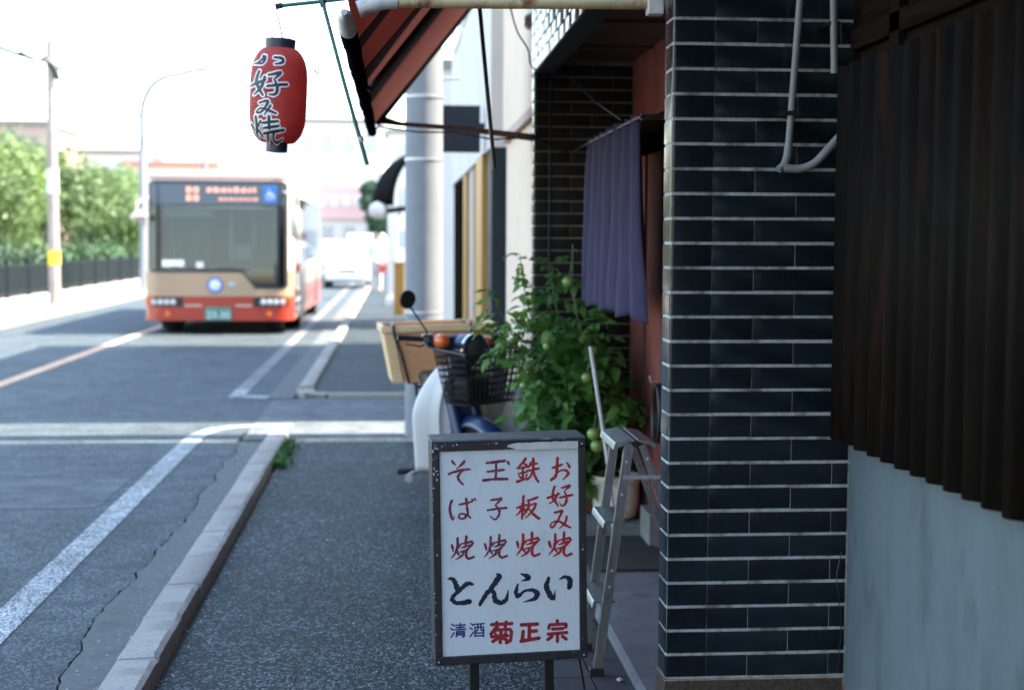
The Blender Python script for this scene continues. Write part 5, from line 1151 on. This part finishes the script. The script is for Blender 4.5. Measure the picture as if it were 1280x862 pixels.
# ================================================================== parked cars far down the road
m_carw = mat('white_car_paint', (.72, .72, .71), .3, coat=.5); m_cars = mat('silver_car_paint', (.48, .50, .52), .35, .3, coat=.5)
def car(loc, label, mtl, h=1.45, wd=.74, rz=0):
    c = thing('parked_car', label, 'car', loc, rz, 'cars parked far down the road')
    q = lambda n, mb, m, par=c, **k: part(n, mb, m, par, k.pop('sm', None), local=True, **k)
    q('body', MB().prism([(0, .30), (.0, .62), (.12, .80), (.95, .92), (3.3, .95), (3.6, .85), (3.62, .35), (3.2, .22), (.3, .2)], 0, -wd, wd), mtl, bevel=.08)
    q('cabin', MB().prism([(.75, .90), (1.35, h), (3.05, h), (3.45, .92)], 0, -wd+.06, wd-.06), mtl, bevel=.08)
    q('windscreen', MB().add([(-wd+.16, .80, .98), (wd-.16, .80, .98), (wd-.22, 1.22, h-.07), (-wd+.22, 1.22, h-.07)], [(0, 1, 2, 3)]), m_winpale)
    for s_ in (-1, 1):
        q('side_window', MB().add([(s_*(wd-.045), 1.15, 1.0), (s_*(wd-.045), 3.1, 1.0), (s_*(wd-.05), 2.95, h-.1), (s_*(wd-.05), 1.5, h-.1)], [(0, 1, 2, 3)]), m_winpale)
        q('headlight', MB().lathe([(.11, 0), (.09, .02), (.004, .03)], (s_*(wd-.2), .0, .66), 14, Matrix.Rotation(math.pi/2, 3, 'X')), m_lampw)
        for y in (.65, 2.95):
            wh = q('wheel', MB().lathe([(.02, -.08), (.17, -.08), (.17, .08), (.02, .08)], (s_*(wd-.06), y, .29), 18, RX), m_steel)
            q('tyre', MB().lathe([(.16, -.09), (.27, -.09), (.29, 0), (.27, .09), (.16, .09)], (s_*(wd-.06), y, .29), 20, RX, caps=False), m_tyre, wh)
    q('grille', MB().box((-.3, -.006, .5), (.3, .0, .62)), m_black); q('bumper', MB().box((-wd+.03, -.04, .28), (wd-.03, .0, .46)), mtl, bevel=.02)
    q('number_plate', MB().box((-.16, -.05, .33), (.16, -.042, .45)), m_platet)
    return c
car((at(434, 360, 47).x, 47, 0), 'white small car parked nearest behind the bus', m_carw, 1.55)
car((at(402, 352, 54).x, 54, 0), 'silver car half hidden by the rear of the bus', m_cars, 1.6)
car((at(452, 345, 62).x, 62, 0), 'pale van parked farther away behind the white car', m_carw, 1.85)
# ================================================================== pedestrian
def person(loc):
    t = thing('person', 'person in white shirt and pale trousers standing on far footpath', 'person', loc)
    J = [((0, 0, .93), .13), ((0, 0, 1.12), .125), ((0, .01, 1.32), .15), ((0, .01, 1.45), .07), ((0, -.01, 1.53), .06), ((0, -.015, 1.62), .095), ((0, -.01, 1.70), .075),
         ((.1, 0, .88), .10), ((.11, -.02, .50), .07), ((.11, .0, .10), .05), ((.11, -.12, .04), .045),
         ((-.1, 0, .88), .10), ((-.12, .03, .50), .07), ((-.12, .08, .10), .05), ((-.12, -.04, .04), .045),
         ((.2, 0, 1.38), .06), ((.25, .02, 1.12), .045), ((.22, -.12, .95), .035), ((.21, -.18, .88), .03),
         ((-.2, 0, 1.38), .06), ((-.25, .03, 1.12), .045), ((-.24, -.02, .88), .035), ((-.24, -.05, .80), .03)]
    E_ = [(0, 1), (1, 2), (2, 3), (3, 4), (4, 5), (5, 6), (0, 7), (7, 8), (8, 9), (9, 10), (0, 11), (11, 12), (12, 13), (13, 14), (2, 15), (15, 16), (16, 17), (17, 18), (2, 19), (19, 20), (20, 21), (21, 22)]
    me = bpy.data.meshes.new('body'); me.from_pydata([j[0] for j in J], E_, [])
    skm = mat('skin_tone', (.45, .27, .19), .6)
    m1 = mat('white_shirt', (.7, .7, .7), .85); m2 = mat('pale_trousers', (.55, .53, .5), .85); m3 = mat('dark_hair', (.015, .012, .01), .6)
    me.materials.append(skm)
    o = link(bpy.data.objects.new('body', me), t); md = o.modifiers.new('skin', 'SKIN'); o.modifiers.new('sub', 'SUBSURF').render_levels = 1
    if not me.skin_vertices: bpy.context.view_layer.objects.active = o
    for i, sv in enumerate(me.skin_vertices[0].data): sv.radius = (J[i][1],)*2; sv.use_root = (i == 0)
    q = lambda n, mb, m: part(n, mb, m, t, 60, local=True)
    q('shirt', MB().lathe([(.17, .90), (.165, 1.05), (.19, 1.3), (.20, 1.40), (.10, 1.47), (.07, 1.48)], (0, 0, 0), 16, Matrix.Diagonal((1.05, .8, 1))), m1)
    for s_ in (-1, 1):
        q('sleeve', MB().tube([(s_*.17, .01, 1.40), (s_*.23, .01, 1.28), (s_*.255, .02, 1.14)], [.075, .07, .062], 10), m1)
        q('trouser_leg', MB().tube([(s_*.09, 0, .93), (s_*.11, .0, .5), (s_*.115, .03 if s_ > 0 else .08, .08)], [.115, .085, .07], 10), m2)
    q('hair', MB().lathe([(.004, .115), (.07, .09), (.1, .03), (.098, -.03)], (0, .015, 1.655), 14), m3)
    return t
person((at(470, 366, 43.5).x, 43.5, .03))
single('shopping_bag', MB().prism([(-.1, 0), (.1, 0), (.13, .26), (-.13, .26)], 1, 43.25, 43.37).add([], []), mat('red_bag', (.5, .06, .04), .6), 'red bag held by the pedestrian in white', 'bag')
bpy.data.objects['shopping_bag'].location = (at(470, 366, 43.5).x+.20, 43.3, .60)

# ================================================================== trees
def crown_mesh(name, blobs, nleaf, size, mtl, seed):
    r_ = random.Random(seed); mb = MB()
    tot = sum(b[3]**2 for b in blobs)
    for (x, y, z, rad) in blobs:
        for i in range(int(nleaf*rad**2/tot)):
            d = Vector((r_.gauss(0, 1), r_.gauss(0, 1), r_.gauss(0, 1))).normalized()
            rr = rad*(.55+.5*r_.random()**.6)*(1+.25*noise.noise(d*2.3+Vector((x, y, z))))
            c = Vector((x, y, z))+Vector((d.x*rr, d.y*rr, d.z*rr*.85)); n = (d+Vector((r_.gauss(0, .6), r_.gauss(0, .6), r_.gauss(0, .6)+.3))).normalized()
            a = n.orthogonal().normalized(); a = (a*math.cos(i*2.4)+n.cross(a)*math.sin(i*2.4)); b = n.cross(a); s_ = size*r_.uniform(.6, 1.25)
            k = len(mb.v); mb.v += [c-a*s_, c+b*s_*.45+n*s_*.1, c+a*s_, c-b*s_*.45+n*s_*.1]; mb.f.append((k, k+1, k+2, k+3))
    return mb
m_bark = mat('tree_bark', (.09, .07, .05), .9, var=.3, vscale=9, bump=.6, bscale=30)
tg = [leafmat('tree_leaf_bright', (.14, .21, .065), .3, .45), leafmat('tree_leaf_mid', (.12, .19, .065), .3, .4), leafmat('tree_leaf_dark', (.05, .11, .055), .3, .35)]
def tree(x, y, h, rad, k, label, seed, nleaf=5200, lift=0):
    r_ = random.Random(seed); t = thing('street_tree', label, 'tree', (x, y, .05), 0, 'trees behind the far fence')
    tip = Vector((x+r_.uniform(-.3, .3), y, h*.75))
    part('trunk', MB().tube([(x, y, -.05), (x+r_.uniform(-.1, .1), y, h*.3), tip], [.16, .12, .05], 9), m_bark, t, 60)
    blobs = []
    for i in range(13):
        a = r_.uniform(0, 6.28); rr = rad*r_.uniform(.2, .85); z = h*r_.uniform(.22, .88)
        b = Vector((x+rr*math.cos(a), y+rr*math.sin(a), z)); blobs.append((b.x, b.y, b.z, rad*r_.uniform(.35, .6)))
        if i < 6: part('limb', MB().tube([(x, y, h*.25), (x+(b.x-x)*.5, y+(b.y-y)*.5, (h*.25+z)/2+.1), b], [.07, .045, .02], 6), m_bark, t)
    part('crown', crown_mesh('crown', blobs, nleaf, .13, tg[k], seed), tg[k], t)
specs = [(-12.6, 34.5, 2.9, 1.9, 1, 'leafy tree at the picture edge behind the fence'), (-12.4, 39.5, 3.7, 2.1, 0, 'bright green round tree behind the left utility pole'),
         (-12.0, 44.5, 4.7, 2.2, 0, 'tall bright tree between utility pole and lamp post'), (-11.6, 50.0, 4.9, 2.2, 1, 'mid green tree just before the lamp post'),
         (-11.2, 56, 4.8, 2.2, 1, 'tree behind the lamp post beside the bus'), (-11.0, 63, 4.4, 2.3, 0, 'far pale tree showing above the bus roof edge'),
         (-14.6, 48, 4.9, 2.5, 2, 'dark taller tree set back behind the row')]
for i, sp_ in enumerate(specs): tree(*sp_, 40+i)
# hedge of darker shrubs below the trees
for i in range(9):
    y = 32+i*3.6; t = thing('shrub', 'dark green shrub at the foot of the trees behind the railing', 'shrub', (-11.0, y, .05), 0, 'shrubs behind the railing')
    blobs = [(-11.0+random.uniform(-.5, .5), y+random.uniform(-1.4, 1.4), random.uniform(.4, 1.1), random.uniform(.5, .8)) for k in range(6)]
    part('crown', crown_mesh('crown', blobs, 1500, .10, tg[2], 80+i), tg[2], t)
    part('stem', MB().tube([(-11, y, -.03), (-11, y, .6)], .04, 6), m_bark, t)
# ================================================================== dark railing along the far pavement
m_fence = mat('dark_green_railing', (.012, .018, .02), .8, spec=.1, var=.15)
fn_ = thing('railing', 'dark slatted railing along the far pavement below the trees', 'fence', (-9.7, 45, .1))
me_s = MB().box((-.018, -.035, 0), (.018, .035, .78)).mesh('slat', m_fence); me_p = MB().box((-.05, -.05, 0), (.05, .05, .95)).mesh('post', m_fence)
y = 28; k = 0
while y < 66:
    if k % 16 == 0: piece('post', me_p, (-9.7, y, .1), fn_)
    else: piece('slat', me_s, (-9.7, y, .16), fn_)
    y += .13 if y < 66 else 1; k += 1
for z in (.2, .88): part('rail', MB().box((-9.73, 28, z), (-9.67, 66, z+.05)), m_fence, fn_)
# ================================================================== left utility pole, lamp post, far pole, wires
lp = thing('slim_utility_pole', 'slim utility pole with yellow band on the far pavement', 'pole', (-7.7, 32.75, .1))
part('pole', MB().lathe([(.13, 0), (.125, 1.5), (.11, 3), (.085, 5.9)], (-7.7, 32.75, .1), 18), mat('weathered_pole', (.30, .26, .23), .85, var=.2, vscale=3), lp, 40)
part('yellow_band', MB().lathe([(.135, .0), (.134, .34)], (-7.7, 32.75, 1.0), 18, caps=False), mat('yellow_guard', (.75, .52, .03), .6), lp, 40)
part('top_rod', MB().tube([(-7.7, 32.75, 5.9), (-7.68, 32.75, 7.0)], .025, 8), m_steel, lp)
part('sleeve', MB().lathe([(.125, 0), (.125, .55)], (-7.7, 32.75, 2.6), 18), m_white_b, lp, 40)
part('cable_clamp', MB().tube([(-7.85, 32.7, 5.62), (-7.6, 32.7, 5.38), (-7.52, 32.7, 5.1)], [.06, .09, .05], 8), m_black, lp, 50)
lx, ly = -7.5, 43.0
m_lampost = mat('grey_lamp_post', (.26, .27, .28), .6)
st_ = thing('street_lamp', 'tall white street lamp with curved arm beside the bus', 'street lamp', (lx, ly, .1))
part('pole', MB().tube([(lx, ly, .1), (lx, ly, 1.4), (lx, ly, 5.2)], [.14, .12, .105], 14), m_lampost, st_, 40)
arc = [(lx, ly, 5.2)]+[(lx+.95-.95*math.cos(R(a)), ly, 5.2+1.2*math.sin(R(a))) for a in range(10, 91, 10)]+[(lx+1.5, ly, 6.55)]
part('arm', MB().tube(arc, .085, 10), m_lampost, st_, 50)
part('lamp_head', MB().tube([(lx+1.45, ly, 6.55), (lx+1.7, ly, 6.6), (lx+2.05, ly, 6.6)], [.05, .12, .07], 10), m_steel, st_, 50)
part('curved_mirror', MB().lathe([(.28, 0), (.27, .06), (.2, .1), (.004, .12)], (lx+.15, ly-.18, 2.25), 20, Matrix.Rotation(math.pi/2, 3, 'X')), m_lampost, st_, 50)
fp = thing('distant_pole', 'distant thin utility pole above the roof of the bus', 'pole', (at(256, 300, 75).x, 75, 0))
part('pole', MB().tube([at(256, 360, 75), at(256, 168, 75)], [.14, .1], 10), m_conc, fp)
part('crossarm', MB().tube([at(251, 180, 75), at(262, 180, 75)], .06, 8), m_conc, fp)
def wire(name, pts, r_, label):
    o = thing(name, label, 'cable', pts[0]); part('wire', MB().tube(smooth_path([tuple(p) for p in pts], 10), r_, 6), m_blackm, o); return o
p0, p1, p2 = at(-60, 32, 24), Vector((-7.7, 32.75, 5.5)), at(256, 172, 75)
wire('overhead_cable', [p0, p0.lerp(p1, .5)+Vector((0, 0, -.08)), p1], .045, 'dark overhead cable coming in from the picture edge')
wire('overhead_cable', [p1, p1.lerp(p2, .5)+Vector((0, 0, -.35)), p2], .045, 'thin overhead cable running on to the distant pole')
part('splice_box', MB().tube([at(26, 67, 28.5), at(38, 73, 29.5)], .055, 8), m_black, bpy.data.objects['overhead_cable'])
# ================================================================== far buildings
def block(name, label, x0, x1, y0, y1, h, mtl, rows, cols, wm=m_winpale, roofm=m_roofslab):
    b = thing(name, label, 'building', ((x0+x1)/2, y0, 0))
    part('wall', MB().box((x0, y0, -.05), (x1, y1, h)), mtl, b); part('roof', MB().box((x0-.2, y0-.2, h), (x1+.2, y1, h+.3)), roofm, b)
    for r_ in range(rows):
        for c in range(cols):
            wx = x0+(x1-x0)*(c+.25)/cols; ww = (x1-x0)/cols*.5; z = h*(r_+.35)/rows; hh = h/rows*.4
            wn = part('window', MB().box((wx, y0-.04, z), (wx+ww, y0-.005, z+hh)), wm, b)
            if mtl is not m_white_b: part('sill', MB().box((wx-.1, y0-.15, z-.12), (wx+ww+.1, y0-.005, z)), mtl, wn)
    return b
block('apartment_block', 'tan apartment block behind the trees at the picture edge', -33, -22.6, 95, 105, 8.9, m_tan, 3, 4, m_glass)
block('pale_house', 'pale house behind the trees left of the lamp post', -21.5, -17.5, 100, 108, 7.4, m_white_b, 2, 3)
rh = block('red_roofed_house', 'small house with pinkish roof seen over the bus', -17.2, -11.5, 92, 100, 6.2, m_cream, 2, 3, roofm=mat('pink_roof', (.5, .22, .18), .8))
wb = block('white_store', 'wide white store building closing the end of the road', -9.5, -1.2, 110, 130, 10.5, m_white_b, 3, 5)
part('sign_band', MB().box((-6.5, 109.6, 3.2), (-2.4, 109.95, 5.6)), m_pink, wb)
for i in range(4): part('sign_mark', MB().box((-6.0+i*.9, 109.5, 4.1), (-5.4+i*.9, 109.59, 4.9)), m_white_b, wb)
block('white_house', 'white house at the end of the footpath', -.6, 6, 100, 108, 9.0, m_white_b, 3, 3)
# green tree hanging over the footpath beyond the awning
t = thing('footpath_tree', 'dark green clipped tree over the footpath beyond the black awning', 'tree', (-.55, 39, .03))
part('trunk', MB().tube([(-.05, 39, 0), (-.1, 39, 1.4), (-.5, 39, 2.2)], [.08, .07, .04], 8), m_bark, t, 60)
part('crown', crown_mesh('crown', [(-.62, 39, 2.6, .38), (-.5, 39, 2.1, .36), (-.72, 39, 2.95, .28), (-.35, 39.1, 2.9, .35), (-.2, 39.2, 2.4, .3)], 5200, .075, tg[2], 5), tg[2], t)
sp2 = thing('sign_post', 'white square post on the footpath beyond the black awning', 'post', (-.12, 35, .03))
part('post', MB().box((-.24, 34.9, .03), (.0, 35.1, 2.9)), m_white_b, sp2, bevel=.01)
part('base', MB().box((-.3, 34.85, .03), (.06, 35.15, .2)), m_white_b, sp2)
lb = thing('letter_box', 'small orange box standing beside the utility pole', 'box', (.02, 30, .03))
part('body', MB().box((-.08, 30, .03), (.14, 30.2, 1.1)), m_amber, lb, bevel=.01); part('lid', MB().box((-.1, 29.98, 1.1), (.16, 30.22, 1.14)), m_amber, lb)

# the street behind the camera
block('opposite_house', 'tan house across the road behind the camera', -26, -13, -30, -14, 8, m_tan, 3, 4, m_glass)
block('opposite_flats', 'pale flats down the road behind the camera', -8, 2, -75, -60, 9, m_white_b, 3, 5)
